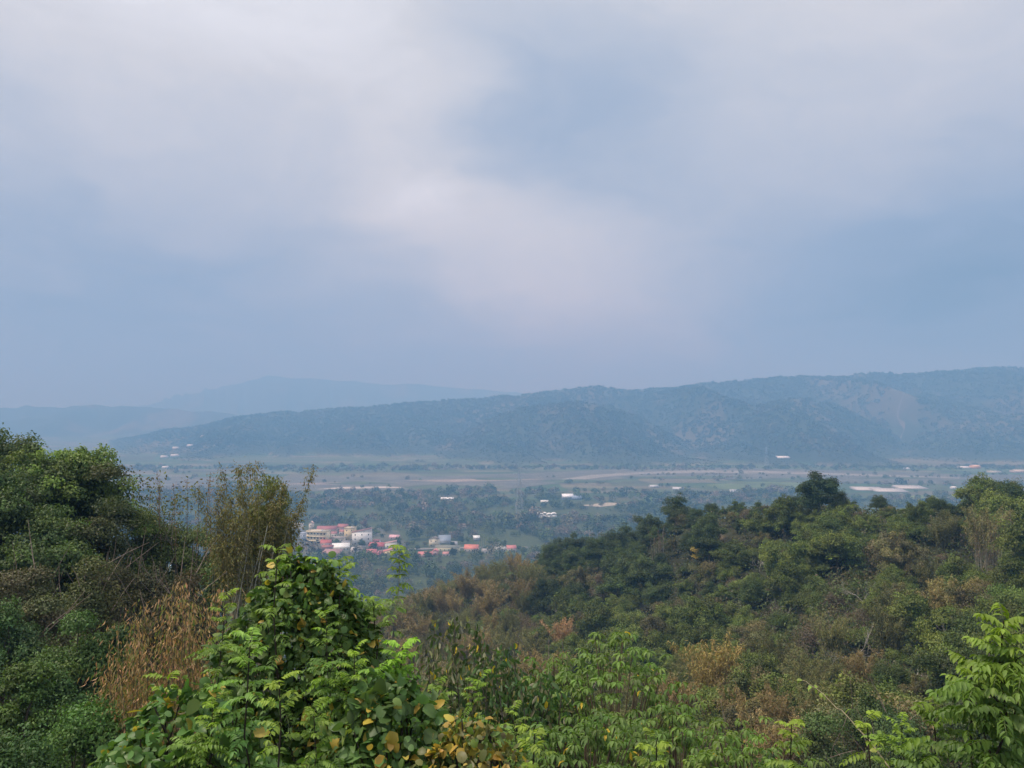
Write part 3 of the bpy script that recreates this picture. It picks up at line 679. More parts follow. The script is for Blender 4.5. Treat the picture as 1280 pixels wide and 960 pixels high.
# ------------------------------------------------------------------ plants of the near hills
def crown_leaves(g, C, Rr, n, L, W, base, r, shape='rhomb', flat=.8, droop=.25, hang=.25, cvar=.28, zmin=-.35, mat=0):
    """leaf-sized faces on the shells of many small clumps (centres C, radii Rr)"""
    p = Rr ** 2; k = r.choice(len(C), n, p=p / p.sum())
    d = rand_dirs(n, r, zmin)
    rr = Rr[k] * r.uniform(.4, 1.08, n) * np.where(r.uniform(0, 1, n) < .10, 1.35, 1)
    ax = r.uniform(.65, 1.45, (len(C), 3)) * np.array([1, 1, flat])
    P = C[k] + d * rr[:, None] * ax[k]
    N = unit(d * .7 + UP * .55 + r.normal(0, .35, (n, 3)))
    T = unit(np.cross(N, r.normal(0, 1, (n, 3))) - UP * hang)
    cl = (np.asarray(base) * r.uniform(1 - cvar, 1 + cvar, (len(C), 1)) * r.uniform(.9, 1.1, (len(C), 3)))[k]
    cl = cl * r.uniform(.72, 1.3, (n, 1)) * r.uniform(.92, 1.08, (n, 3))
    leaf_geo(g, P, T, N, L * r.uniform(.7, 1.3, n), W * r.uniform(.7, 1.3, n), cl, shape, .12, droop, mat)

BARK = (.10, .08, .06)
def tree_proto(label, cat, base, H, Wd, nleaf, L, seed, name, nclump=26, trunk_h=.32, lobes=1.0, mat=None, barkc=BARK, clump=.32, group=None, shape='rhomb', tall=1.0, stray=0, gain=1.35):
    r = RS(seed)
    o = empty(name, (0, 0, -500), label, cat, group)
    th = H * trunk_h; cz = H * .54; rx = Wd / 2; rz = H * .46 * tall
    # clump centres: a ragged shell
    d = rand_dirs(nclump, r, -.8); rad_ = r.uniform(.45, 1.0, nclump)[:, None] * (1 + .25 * r.normal(0, 1, (nclump, 1)) * lobes)
    C = d * rad_ * np.array([rx * .85, rx * .85, rz * .85]) + np.array([0, 0, cz])
    Rr = rx * clump * r.uniform(.6, 1.35, nclump)
    g = Geo()
    tr = curve((0, 0, -1.5), (r.normal(0, .15), r.normal(0, .15), th), 5, 0, .05 * H * .2, r)
    r0 = .028 * H
    tube(g, tr, np.linspace(r0 * 1.3, r0 * .75, len(tr)), 7, barkc)
    for c in C[:14]:
        b = curve(tr[-1] * r.uniform(.7, 1.0), c, 5, .05 * H, .08, r)
        tube(g, b, np.linspace(r0 * .5, r0 * .1, 5), 4, barkc)
    g.build("trunk", M_bark, o)
    g = Geo()
    crown_leaves(g, C, Rr, nleaf, L, L * .55, base, r, shape)
    if stray:
        c2 = C + d * Rr[:, None] * .9; crown_leaves(g, c2, Rr * .55, stray, L * .9, L * .5, np.array(base) * gain, r, shape)
    g.build("crown", mat or M_leaf, o)
    return o

def bush_proto(label, base, H, Wd, nleaf, L, seed, name="shrub", cat="shrub", nclump=22, mat=None, group=None, twigc=(.13, .10, .08), shape='rhomb', sprays=0):
    r = RS(seed)
    o = empty(name, (0, 0, -500), label, cat, group)
    rx = Wd / 2
    a = r.uniform(0, 6.28, nclump); q = np.sqrt(r.uniform(0, 1, nclump))
    C = np.stack([np.cos(a) * q * rx * .85, np.sin(a) * q * rx * .85, H * (.25 + .6 * (1 - q ** 1.6) * r.uniform(.55, 1.1, nclump))], 1)
    Rr = rx * .36 * r.uniform(.6, 1.3, nclump)
    g = Geo()
    for c in C: tube(g, curve((c[0] * .2, c[1] * .2, -1.0), c, 5, .1, .06, r), np.linspace(.05, .012, 5) * max(H / 4, .5), 4, twigc)
    for k in range(sprays):
        c = C[r.integers(nclump)]; e = c + unit(np.array([r.normal(0, .6), r.normal(0, .6), 1.0])) * H * r.uniform(.25, .5)
        tube(g, curve(c, e, 4, .05, .03, r), np.linspace(.018, .006, 4) * max(H / 4, .6), 3, np.array(twigc) * 1.6)
    g.build("stems", M_bark, o)
    g = Geo(); crown_leaves(g, C, Rr, nleaf, L, L * .55, base, r, shape, .85)
    g.build("foliage", mat or M_leaf, o)
    return o

def bamboo_proto(label, base, H, nculm, nleaf, L, seed, culm=(.30, .28, .20), spread=.35, lo=.35, mat=None, group=None, rc=.03, name="bamboo_clump", W=.22, bare=.15, basew=.12):
    r = RS(seed)
    o = empty(name, (0, 0, -500), label, "bamboo", group)
    g = Geo(); PT = []
    for k in range(nculm):
        a = r.uniform(0, 6.28); b0 = np.array([math.cos(a), math.sin(a), 0]) * r.uniform(0, H * basew)
        h = H * r.uniform(.6, 1.05); out_ = np.array([math.cos(a + r.normal(0, .5)), math.sin(a + r.normal(0, .5)), 0]) * h * spread * r.uniform(.3, 1.2)
        t = np.linspace(0, 1, 9)[:, None]
        p = b0 + UP * (t * h - .12 * h * t ** 4 * (spread / .3)) + out_ * t ** 2.2 - UP * .8 * (1 - t)
        tube(g, p, rc * (1 - t[:, 0] * .85) * r.uniform(.7, 1.2), 4, np.array(culm) * r.uniform(.6, 1.3))
        PT.append((p, r.uniform(0, 1) < bare))
    g.build("culms", M_culm, o)
    g = Geo(); per = nleaf // nculm
    for p, b in PT:
        n = per // 8 if b else per
        t = lo + (1 - lo) * r.uniform(0, 1, n) ** .8
        i = t * 8; i0 = np.minimum(i.astype(int), 7); f = (i - i0)[:, None]
        c = p[i0] * (1 - f) + p[i0 + 1] * f
        nb = max(n // 14, 1); tw = r.normal(0, 1, (nb, 3)) * H * .075; k = r.integers(0, nb, n)       # side sprays
        tt = np.sort(t)[::max(n // nb, 1)]
        c = c + tw[k] * r.uniform(.2, 1, (n, 1)) * (1.25 - t)[:, None]
        T = unit(tw[k] * .8 + r.normal(0, .5, (n, 3)) - UP * .6); N = unit(UP + r.normal(0, .6, (n, 3)))
        leaf_geo(g, c, T, N, L * r.uniform(.6, 1.3, n), L * W * r.uniform(.7, 1.3, n), vary_col(base, n, r, .35, .12), 'rhomb', .1, .25)
    g.build("foliage", mat or M_dry, o)
    return o

def bare_proto(label, H, seed, col=(.36, .32, .28), name="bare_tree", group=None, depth=5, r0=.09, up=.5, twig_leaf=0, lc=(.1, .12, .04)):
    r = RS(seed); o = empty(name, (0, 0, -500), label, "tree", group)
    g = Geo(); tips = []
    def grow(p, d, l, rd, k):
        e = p + d * l; m = (p + e) / 2 + r.normal(0, .06, 3) * l
        tube(g, [p, m, e], [rd, rd * .85, rd * .7], 5 if k > 2 else 3, np.array(col) * r.uniform(.75, 1.2))
        if k == 0: tips.append(e); return
        for _ in range(2 if r.uniform() < .6 else 3):
            nd = unit(d + r.normal(0, .55, 3) + UP * up * .25)
            grow(e if r.uniform() < .7 else m, nd, l * r.uniform(.6, .85), rd * .62, k - 1)
    grow(np.array([0, 0, -1.0]), unit(np.array([r.normal(0, .1), r.normal(0, .1), 1])), H * .32, r0, depth)
    g.build("branches", M_bark, o)
    if twig_leaf:
        g = Geo(); t = np.array(tips); k = r.integers(0, len(t), twig_leaf)
        P = t[k] + r.normal(0, H * .05, (twig_leaf, 3))
        leaf_geo(g, P, r.normal(0, 1, (twig_leaf, 3)) - UP * .4, rand_dirs(twig_leaf, r), H * .03, H * .015, vary_col(lc, twig_leaf, r, .4), 'rhomb')
        g.build("foliage", M_dry, o)
    return o

GR_RT = "trees crowded over the right hand hill"
P_dark = [tree_proto("dark green round tree in the dense cover of the right hand hill", "tree", (.040, .062, .018), 7.5, 7.2, 14000, .25, 100 + k, "dense_tree", nclump=30, stray=1200) for k in range(3)]
P_mid = [tree_proto("mid green spreading tree in the dense cover of the right hand hill", "tree", (.078, .115, .024), 6.5, 7.0, 13000, .25, 120 + k, "leafy_tree", nclump=26, stray=1500) for k in range(3)]
P_olive = [tree_proto("olive brown thin crowned tree in the cover of the right hand hill", "tree", (.095, .095, .040), 6.5, 6.2, 9000, .22, 140 + k, "olive_tree", nclump=24, clump=.26, lobes=1.4) for k in range(2)]
P_bush = [bush_proto("low rounded green shrub between the trees of the right hand hill", (.066, .098, .022), 3.4, 5.4, 9000, .21, 160 + k, sprays=6) for k in range(3)]
P_dry = [bush_proto("dry brown twiggy shrub on the slope of the right hand hill", (.11, .088, .055), 3.0, 5.2, 6000, .17, 180 + k, name="dry_shrub", cat="shrub", mat=M_dry, sprays=22, twigc=(.2, .15, .11)) for k in range(2)]
P_bam = [bamboo_proto("yellow brown dry bamboo clump in the gully below the right hand hill", (.185, .140, .062), 8.5, 34, 9000, .36, 200 + k, culm=(.22, .18, .11)) for k in range(2)]
P_bam2 = [bamboo_proto("olive green bamboo clump in the gully below the right hand hill", (.12, .118, .045), 8.5, 34, 9000, .36, 210 + k, culm=(.2, .19, .11)) for k in range(2)]
P_bare = [bare_proto("pale leafless branching tree on the slope of the right hand hill", 6.0, 220 + k) for k in range(2)]
P_thin = [bamboo_proto("stand of bare pale poles on the slope of the right hand hill", (.15, .11, .07), 8.0, 26, 700, .3, 230 + k, culm=(.36, .33, .27), spread=.08, lo=.7, basew=.22, name="bare_pole_stand") for k in range(1)]
PROTO = P_dark + P_mid + P_olive + P_bush + P_dry + P_bam + P_bam2 + P_bare + P_thin
_used = set()
def put(proto, p, s=1.0, label=None, cat=None, group=None, rz=None, sz=None, name=None, r=rng):
    if proto.name not in _used: _used.add(proto.name); o = proto
    else: o = copy_tree(proto)
    o.location = tuple(p); o.scale = (s, s, sz or s * r.uniform(.85, 1.15)); o.rotation_euler = (r.normal(0, .04), r.normal(0, .04), r.uniform(0, 6.28) if rz is None else rz)
    if label: o["label"] = label
    if cat: o["category"] = cat
    if group: o["group"] = group
    if name: o.name = name
    return o

# named plants that stand out on the right hand hill  (photo column, distance, scale)
HERO = []
def hero(protos, px, d, s, label, sz=None, name=None, cat=None, k=0, dz=0.0):
    p = G(px, d) - UP * dz; HERO.append((p[0], p[1], 3.2 * s))
    return put(protos[k % len(protos)], p, s, label, cat=cat, sz=sz, name=name, r=RS(int(px * 7 + d)))
o = tree_proto("x", "tree", (.036, .066, .026), 8.2, 7.0, 11000, .32, 299, "crest_tree", nclump=44, lobes=.35, clump=.30, trunk_h=.3, tall=.95); hero([o], 1021, 162, 1.22, "lone dark round tree standing highest on the crest of the near right hill", sz=1.2)
hero([copy_tree(P_dark[1])], 1043, 167, .62, "smaller dark tree leaning against the lone crest tree on its right", sz=.7, name="crest_tree")
hero([copy_tree(P_mid[0])], 1145, 140, .62, "small bright green tree standing up from the crest right of the lone tree", sz=.85)
hero([copy_tree(P_dry[0])], 935, 183, .95, "brown dry bush on the crest left of the lone tree", name="dry_shrub")
o = tree_proto("bright green dense tree at the right edge halfway up the hill", "tree", (.075, .13, .028), 6, 6.6, 14000, .22, 301, "leafy_tree"); hero([o], 1262, 88, 1.0, "bright green dense tree at the right edge halfway up the hill")
hero([copy_tree(P_bare[0])], 1182, 88, 1.0, "pale leafless tree spreading its branches below the yellow bamboo at right", name="bare_tree")
hero([copy_tree(P_bare[1])], 1140, 82, .95, "tangle of pale dead branches lower left of the leafless tree at right", sz=.75, name="bare_tree")
hero([copy_tree(P_bare[1])], 948, 150, .8, "thin pale leafless tree in the middle of the green slope", name="bare_tree")
o = bamboo_proto("yellow tufted bamboo clump below the bare trunks at the right edge", (.21, .175, .07), 8.5, 34, 9000, .40, 305, culm=(.25, .2, .12)); hero([o], 1180, 100, .95, "yellow tufted bamboo clump below the bare trunks at the right edge")
o = bamboo_proto("tall golden bamboo clump in the middle of the right gully", (.23, .175, .06), 9.0, 40, 10000, .38, 307, culm=(.24, .19, .11)); hero([o], 893, 78, .98, "tall golden bamboo clump in the middle of the right gully")
o = bamboo_proto("dull brown bamboo clump right of the golden bamboo", (.16, .13, .065), 8.0, 44, 8000, .34, 309, culm=(.20, .16, .11), lo=.5); hero([o], 948, 72, .9, "dull brown bamboo clump right of the golden bamboo")
hero([copy_tree(P_bam[0])], 838, 76, .75, "orange brown bamboo clump left of the golden bamboo beside the bright tree", name="bamboo_clump")
o = bamboo_proto("orange dry bamboo clump standing alone left of the dark green slope", (.26, .165, .085), 8.0, 30, 8000, .42, 311, culm=(.3, .2, .12)); hero([o], 706, 140, .95, "orange dry bamboo clump standing alone left of the dark green slope")
hero([copy_tree(P_thin[0])], 822, 185, 1.15, "stand of bare pale poles at the left shoulder of the hill", name="bare_pole_stand")
o = copy_tree(P_thin[0]); hero([o], 1235, 108, 1.15, "tall pale bare trunks under thin leaves at the right edge of the hill", sz=1.35, name="bare_trunk_stand")
o = copy_tree(P_thin[0]); hero([o], 1272, 106, 1.1, "cluster of slim pale trunks against dark shade at the far right edge", sz=1.3, name="bare_trunk_stand")
o = bamboo_proto("pale feathery bamboo with a bushy top on the upper right edge of the hill", (.17, .155, .065), 9.0, 36, 9000, .36, 313, culm=(.3, .27, .19), lo=.55); hero([o], 1225, 118, 1.05, "pale feathery bamboo with a bushy top on the upper right edge of the hill")
o = tree_proto("tree with yellow leaf clusters on the left shoulder of the hill beside the landslip", "tree", (.2, .17, .04), 5.0, 4.6, 3500, .30, 315, "yellowing_tree"); hero([o], 872, 172, .9, "tree with yellow leaf clusters on the left shoulder of the hill beside the landslip")
hero([copy_tree(P_dry[1])], 1085, 106, 1.05, "rounded grey brown twiggy bush in the middle of the right slope", sz=1.2, name="dry_shrub")
hero([copy_tree(P_bam[1])], 612, 178, 1.25, "large rust brown bamboo mass at the foot of the dark green shoulder", name="bamboo_clump")
hero([copy_tree(P_bam[0])], 650, 186, 1.15, "rust brown bamboo clump pressed against the dark green shoulder", name="bamboo_clump")
hero([copy_tree(P_bam[0])], 560, 205, 1.2, "golden brown bamboo clump nearest the village houses", name="bamboo_clump")

hero([copy_tree(P_bam2[0])], 530, 208, 1.3, "olive bamboo clump at the left end of the brown bamboo flats", name="bamboo_clump")
hero([copy_tree(P_bam[1])], 586, 212, 1.25, "brown bamboo crest just under the long cream hall", name="bamboo_clump")
hero([copy_tree(P_mid[1])], 498, 200, 1.2, "rounded green tree left of the brown bamboo flats below the village", name="leafy_tree")
hero([copy_tree(P_olive[0])], 470, 215, 1.2, "olive thin crowned tree behind the slender leaning sapling", name="olive_tree")
# the general cover: darts thrown over the slopes, spacing growing with distance
def cover():
    r = RS(17); pts = []
    allp = []
    scar = G(893, 185)
    n = 30000
    PX = r.uniform(425, 1420, n); D = np.exp(r.uniform(math.log(42), math.log(330), n))
    X = (PX - 640) / F * D
    Zt = ground_z(X, D)
    cell = {}
    cnt = dict(t=0, b=0, m=0)
    order = np.argsort(r.uniform(0, 1, n) + D * .0012)
    for i in order:
        px, d, x = PX[i], D[i], X[i]
        if d > 270 and px > 680: continue
        if d > interp(px, [(425, 330), (640, 285), (760, 245), (900, 205), (1000, 185), (1120, 172), (1280, 160), (1420, 175)]): continue
        if d < interp(px, [(425, 120), (520, 110), (640, 75), (760, 55), (900, 46), (1420, 42)]): continue
        if math.hypot(x - scar[0], (d - 176) * .22) < 2.6: continue
        sp = 2.5 + .010 * d
        bad = False; cx, cy = int(x // 6), int(d // 6)
        for a in (-1, 0, 1):
            for b in (-1, 0, 1):
                for (u, v, w) in cell.get((cx + a, cy + b), ()):
                    if (u - x) ** 2 + (v - d) ** 2 < (.5 * (w + sp)) ** 2: bad = True; break
                if bad: break
            if bad: break
        if bad: continue
        if any((hx - x) ** 2 + (hy - d) ** 2 < (hr * .7) ** 2 for hx, hy, hr in HERO): continue
        # species by place
        f = float(fbm(np.array([x / 22]), np.array([d / 30]), 81, 3)[0]); q = r.uniform()
        p = np.array([x, d, Zt[i] - .3])
        brown = px < 680 and d > 90                       # bamboo brown flats towards the village
        gully = d < 105 and 760 < px < 1080
        sh = px > 650 and d > 175
        spur = abs(px - (1075 - (130 - d) * 3.3)) < 26 and 100 < d < 134
        if spur:
            k = 'dry' if q < .6 else 'bush'; s = r.uniform(.4, .65)
        elif brown and q < .55: k = 'bam' if q < .22 else ('bam2' if q < .40 else 'dry'); s = r.uniform(.7, 1.1)
        elif gully and q < .30: k = 'bam' if q < .09 else ('bam2' if q < .22 else 'dry'); s = r.uniform(.5, .85)
        elif px > 1090 and d < 140 and 80 < d and q < .24: k = 'dry' if q < .12 else 'bam2'; s = r.uniform(.5, .9)
        else:
            q2 = q if f < .5 else q * .8 + .25
            k = 'dark' if q2 < .30 else 'mid' if q2 < .55 else 'bush' if q2 < .80 else 'olive' if q2 < .92 else 'dry' if q2 < 1.02 else 'bare'
            if sh and q < .6: k = 'dark'
            s = (.58 + .75 * r.uniform(0, 1) ** 1.6) * (1.0 if d > 90 else .8)
            if 850 < px < 1200 and d > interp(px, [(850, 184), (960, 168), (1025, 156), (1120, 142), (1200, 132)]): s = min(s, .42 + .22 * r.uniform())
        key = 'b' if k in ('bush', 'dry') else 'm' if k in ('bam', 'bam2') else 't'
        P = dict(dark=P_dark, mid=P_mid, olive=P_olive, bush=P_bush, dry=P_dry, bam=P_bam, bam2=P_bam2, bare=P_bare)[k]
        put(P[r.integers(len(P))], p, s, group={'dark': "dark trees of the right hill", 'mid': "green trees of the right hill", 'olive': "olive trees of the right hill", 'bush': "green shrubs of the right hill", 'dry': "dry shrubs of the right hill", 'bam': "dry bamboo of the right hill", 'bam2': "green bamboo of the right hill", 'bare': "bare trees of the right hill"}[k], r=r)
        cell.setdefault((cx, cy), []).append((x, d, sp)); cnt[key] += 1
    print("COVER", cnt)
cover()

# the uncountable low tangle between plants, leaf tones darkened to paint shade into gaps
def undergrowth(name, n, pxr, dr, pal, size, seed, hmax, mat, keep=None, per=5):
    r = RS(seed)
    PX = r.uniform(*pxr, n); D = np.exp(r.uniform(math.log(dr[0]), math.log(dr[1]), n)); X = (PX - 640) / F * D
    if keep is not None:
        ok = keep(PX, D, X); PX, D, X = PX[ok], D[ok], X[ok]; n = len(X)
    Z = ground_z(X, D)
    pal = np.array(pal); i = np.clip((fbm(X / 7, D / 9, seed, 3) * 1.5 - .25 + r.normal(0, .13, n)) * len(pal), 0, len(pal) - 1).astype(int)
    base = pal[i] * r.uniform(.7, 1.3, (n, 1))
    sz = size * np.clip(D / 60, .3, 2.2) ** .7
    rep = lambda a: np.repeat(a, per, 0)
    m = n * per
    P = np.stack([rep(X), rep(D), rep(Z)], 1) + r.normal(0, 1, (m, 3)) * rep(sz)[:, None] * np.array([1.1, 1.1, .5])
    P[:, 2] += r.uniform(.02, 1, m) ** 1.3 * hmax * np.clip(rep(D) / 60, .5, 1.6)
    N = unit(UP * .8 + r.normal(0, .5, (m, 3))); T = unit(np.cross(N, r.normal(0, 1, (m, 3))) - UP * .3)
    g = Geo(); leaf_geo(g, P, T, N, rep(sz) * r.uniform(.6, 1.4, m), rep(sz) * r.uniform(.3, .7, m), rep(base) * r.uniform(.8, 1.25, (m, 1)), 'rhomb', .12, .25)
    return tag(g.build(name, mat), kind="stuff")
_scar = G(893, 185)
undergrowth("undergrowth", 46000, (400, 1460), (34, 340), [(.034, .052, .016), (.045, .07, .02), (.055, .08, .024), (.055, .06, .026), (.08, .07, .04), (.04, .065, .02), (.06, .075, .026)], .34, 401, 1.3, M_leaf,
            keep=lambda px, d, x: (np.hypot(x - _scar[0], (d - 178) * .25) > 2.0) & (d < np.interp(px, [425, 640, 760, 900, 1000, 1120, 1280, 1420], [340, 290, 250, 210, 190, 178, 165, 180])))
undergrowth("undergrowth", 15000, (-260, 560), (9, 60), [(.03, .05, .016), (.04, .07, .02), (.05, .085, .022), (.06, .052, .03), (.04, .065, .02)], .22, 403, 1.0, M_leaf)
undergrowth("undergrowth", 9000, (420, 1500), (6, 36), [(.04, .08, .022), (.06, .11, .028), (.08, .07, .04), (.05, .09, .024)], .24, 405, .7, M_leaf)
undergrowth("dry_grass", 5000, (960, 1120), (98, 138), [(.11, .092, .045), (.13, .11, .055), (.085, .085, .035)], .24, 407, .5, M_dry, keep=lambda px, d, x: np.abs(px - (1075 - (130 - d) * 3.3)) < 22 + 6 * np.sin(d))

# ------------------------------------------------------------------ the left hill
def top_to_h(px, d, py):                  # plant height that puts its top on photo row py
    b = G(px, d); return at(px, py, d)[2] - b[2]
def stand(o, px, d, dz=.0): o.location = tuple(G(px, d) - UP * dz); return o
def ltree(label, px, d, py, Wd, base, n, L, seed, name="leafy_tree", cat="tree", **k):
    return stand(tree_proto(label, cat, base, top_to_h(px, d, py), Wd, n, L, seed, name, **k), px, d)
def lbush(label, px, d, py, Wd, base, n, L, seed, **k):
    return stand(bush_proto(label, base, top_to_h(px, d, py), Wd, n, L, seed, **k), px, d)
DK = (.036, .060, .018)
ltree("big dark green domed tree with lime new leaves at the left edge", 78, 44, 552, 6.2, (.050, .086, .020), 26000, .20, 501, "domed_tree", nclump=64, clump=.29, lobes=.2, stray=9000, trunk_h=.3, gain=2.0)
ltree("darker tree rising behind the big domed tree at the left edge", 6, 50, 534, 5.4, DK, 16000, .20, 502, "dark_tree", lobes=.3, nclump=34, stray=1500)
ltree("dark tree on the right flank of the big domed tree", 118, 47, 574, 3.8, DK, 14000, .19, 503, "dark_tree", lobes=.3, nclump=28, stray=1200)
ltree("small dark tree top poking out behind the big domed tree", 62, 54, 545, 3.2, (.038, .062, .019), 8000, .2, 504, "dark_tree", lobes=.3, nclump=20)
ltree("tall dark tree cut by the left edge in front of the domed tree", -6, 38, 592, 5.2, (.038, .068, .019), 18000, .17, 505, "dark_tree", lobes=.3, nclump=36, stray=2500)
ltree("dark green tree below the domed tree at left", 62, 37, 640, 4.6, (.042, .072, .02), 17000, .16, 506, "dark_tree", lobes=.3, nclump=34, stray=2000)
ltree("feathery dull green tree between domed tree and hedge", 122, 40, 618, 4.2, (.060, .080, .030), 14000, .15, 507, "leafy_tree", nclump=32, lobes=1.3)
lbush("bright green hedge bush just right of the domed tree", 172, 46, 616, 3.8, (.085, .135, .028), 14000, .14, 508, sprays=10)
lbush("mid green hedge bush in the middle of the left crest", 208, 48, 632, 4.2, (.08, .125, .03), 14000, .14, 509, sprays=8)
lbush("rounded green hedge bush at the right end of the left crest", 248, 47, 650, 4.0, (.072, .11, .028), 14000, .14, 510, sprays=8)
lbush("low dark hedge bush under the bamboo on the left crest", 296, 44, 676, 4.0, (.045, .085, .028), 10000, .16, 511)
lbush("grey green pale leaved shrub under the dark trees at the left edge", 42, 28, 668, 3.0, (.12, .13, .06), 12000, .11, 512, sprays=14)
lbush("dark brown tangled shrub below the hedge on the left slope", 165, 36, 668, 4.2, (.06, .058, .03), 11000, .13, 513, name="tangled_shrub", mat=M_dry, sprays=26)
lbush("olive tangled climber bank in the middle of the left slope", 112, 32, 690, 3.4, (.07, .085, .03), 12000, .12, 514, name="tangled_shrub", sprays=14)
lbush("brown climber bank under the bamboo on the left slope", 226, 34, 690, 3.6, (.075, .07, .035), 10000, .13, 515, name="tangled_shrub", mat=M_dry, sprays=18)
lbush("bright leaved bush halfway down the left slope", 92, 24, 752, 2.8, (.06, .125, .03), 12000, .10, 516)
lbush("dark green bush at the left edge halfway down", 6, 26, 742, 2.8, (.04, .085, .026), 12000, .10, 517)
lbush("green bush behind the orange bamboo on the left slope", 150, 25, 744, 2.4, (.05, .10, .03), 10000, .10, 518)
ltree("light green small leaved tree low at the left edge", 28, 17, 818, 2.0, (.075, .15, .035), 12000, .085, 519, "leafy_tree", nclump=26, clump=.26)
lbush("fresh green fern like bank in the lower left corner", 112, 15, 862, 2.4, (.055, .12, .03), 14000, .075, 520)
lbush("dark green bush in the extreme lower left corner", 8, 13.5, 905, 1.9, (.045, .10, .03), 10000, .075, 521)
lbush("bushy green bank left of the big climber mound at the bottom", 165, 12.5, 880, 1.8, (.06, .125, .032), 11000, .07, 522)
lbush("green bush on the slope between two dark gaps at left", 60, 20, 800, 1.9, (.05, .105, .03), 9000, .085, 523)
lbush("shadowed green bush under the orange bamboo", 190, 19, 822, 2.2, (.045, .095, .028), 9000, .085, 524)
for i, (px, d, py, lab) in enumerate(((152, 47, 582, "small sparse tree with thin leaf tufts right of the domed tree"), (178, 48, 598, "low sparse twiggy tree on the left crest above the hedge"), (219, 46, 582, "thin nearly bare stem with dark tufts standing above the hedge"))):
    o = bare_proto(lab, top_to_h(px, d, py), 530 + i, (.14, .12, .10), "sparse_tree", None, 5, .05, .5, 420, (.09, .10, .04)); stand(o, px, d)
for i, (px, py, d) in enumerate(((200, 598, 47), (209, 590, 46), (227, 604, 45), (238, 600, 47), (246, 606, 46), (258, 596, 44), (265, 590, 45), (275, 597, 44), (284, 590, 43), (191, 606, 48))):
    r = RS(540 + i); h = top_to_h(px, d, py); o = empty("dry_cane", G(px, d), "thin dry brown cane rising above the left crest hedge", "cane", "dry canes above the left crest")
    g = Geo(); p = curve((0, 0, -.5), (r.normal(0, .25), 0, h), 8, 0, .03, r); tube(g, p, np.linspace(.035, .008, 8), 4, (.17, .13, .09)); g.build("stem", M_bark, o)
    g = Geo(); n = 90; t = r.uniform(.45, 1, n); c = np.stack([np.interp(t * 7, range(8), p[:, k]) for k in range(3)], 1) + r.normal(0, .10, (n, 3))
    leaf_geo(g, c, r.normal(0, .6, (n, 3)) - UP * .5, rand_dirs(n, r), .13, .05, vary_col((.15, .10, .055), n, r, .4)); g.build("dead_leaves", M_dry, o)
# the bamboo clump with pale culms
def pale_bamboo():
    px, d = 322, 38; h = top_to_h(px, d, 575)
    o = bamboo_proto("tall bamboo clump with pale leaning culms between left crest and village", (.17, .155, .055), h * 1.0, 50, 24000, .19, 551, culm=(.34, .32, .22), spread=.15, lo=.52, rc=.032, W=.26, bare=.2, basew=.14)
    stand(o, px, d)
    r = RS(552); g = Geo()
    for k in range(9):                   # culms leaning out to the right
        b = np.array([r.uniform(-1.5, .5), r.uniform(-1.8, -.9), -.3]); e = b + np.array([r.uniform(.9, 1.9), r.uniform(-.3, .3), h * r.uniform(.6, .8)])
        tube(g, curve(b, e, 8, -.12, .02, r), np.linspace(.035, .02, 8), 5, np.array((.48, .46, .36)) * r.uniform(.8, 1.1))
    for k in range(22):
        b = np.array([r.uniform(-2.6, 1.2), r.uniform(-1.8, .2), -.3]); e = b + np.array([r.normal(.1, .35), r.uniform(-.3, .3), h * r.uniform(.35, .62)])
        tube(g, curve(b, e, 6, 0, .02, r), np.linspace(.028, .014, 6), 4, np.array((.30, .25, .17)) * r.uniform(.7, 1.2))
    g.build("leaning_culms", M_culm, o)
    # greener sprays on the right side
    g = Geo(); n = 9000; c = np.array([.6, .3, h * .70]); dd = rand_dirs(n, r) * r.uniform(.2, 1, n)[:, None] ** .6 * np.array([1.05, .9, h * .26]); P = c + dd
    q = noise(P[:, 0] * 2.2, P[:, 2] * 2.2, 9) > .42; P = P[q]; n = len(P)
    leaf_geo(g, P, r.normal(0, .5, (n, 3)) - UP * .8, rand_dirs(n, r), .17 * r.uniform(.6, 1.3, n), .05, vary_col((.13, .165, .04), n, r, .4, .15)); g.build("green_sprays", M_leaf, o)
pale_bamboo()
def orange_bamboo():
    px, d = 214, 16; h = top_to_h(px, d, 706); r = RS(561)
    o = empty("dead_bamboo", G(px, d), "dead bamboo thicket with hanging orange brown leaves left of the climber mound", "bamboo")
    g = Geo(); gl = Geo()
    for k in range(72):
        b = np.array([r.uniform(-1.05, 1.0), r.uniform(-.7, .7), -.6]); hh = h * r.uniform(.62, 1.0) * (1 - .15 * abs(b[0] - .25)); e = np.array([b[0] * 1.15 + r.normal(0, .15), b[1] * 1.2, hh])
        p = curve(b, e, 7, 0, .03, r); tube(g, p, np.linspace(.016, .005, 7), 4, np.array((.15, .12, .08)) * r.uniform(.7, 1.4))
        n = 260; t = 1 - r.uniform(0, 1, n) ** 1.2 * .80; c = np.stack([np.interp(t * 6, range(7), p[:, j]) for j in range(3)], 1)
        nb = 16; tw = r.normal(0, .20, (nb, 3)) * np.array([1, 1, .5]); kk = r.integers(0, nb, n); c = c + tw[kk] * r.uniform(.3, 1.1, (n, 1))
        T = unit(tw[kk] * 1.2 + r.normal(0, .25, (n, 3)) - UP * 1.0)
        col = vary_col((.36, .225, .115), n, r, .38, .12); col[r.uniform(0, 1, n) < .30] *= np.array([.5, .68, .55]); gr = r.uniform(0, 1, n) < .12; col[gr] = (.14, .19, .04)
        leaf_geo(gl, c, T, rand_dirs(n, r), .12 * r.uniform(.6, 1.3, n), .026 * r.uniform(.7, 1.3, n), col, 'rhomb', .1, .2)
    g.build("culms", M_culm, o); gl.build("dead_leaves", M_dry, o)
orange_bamboo()

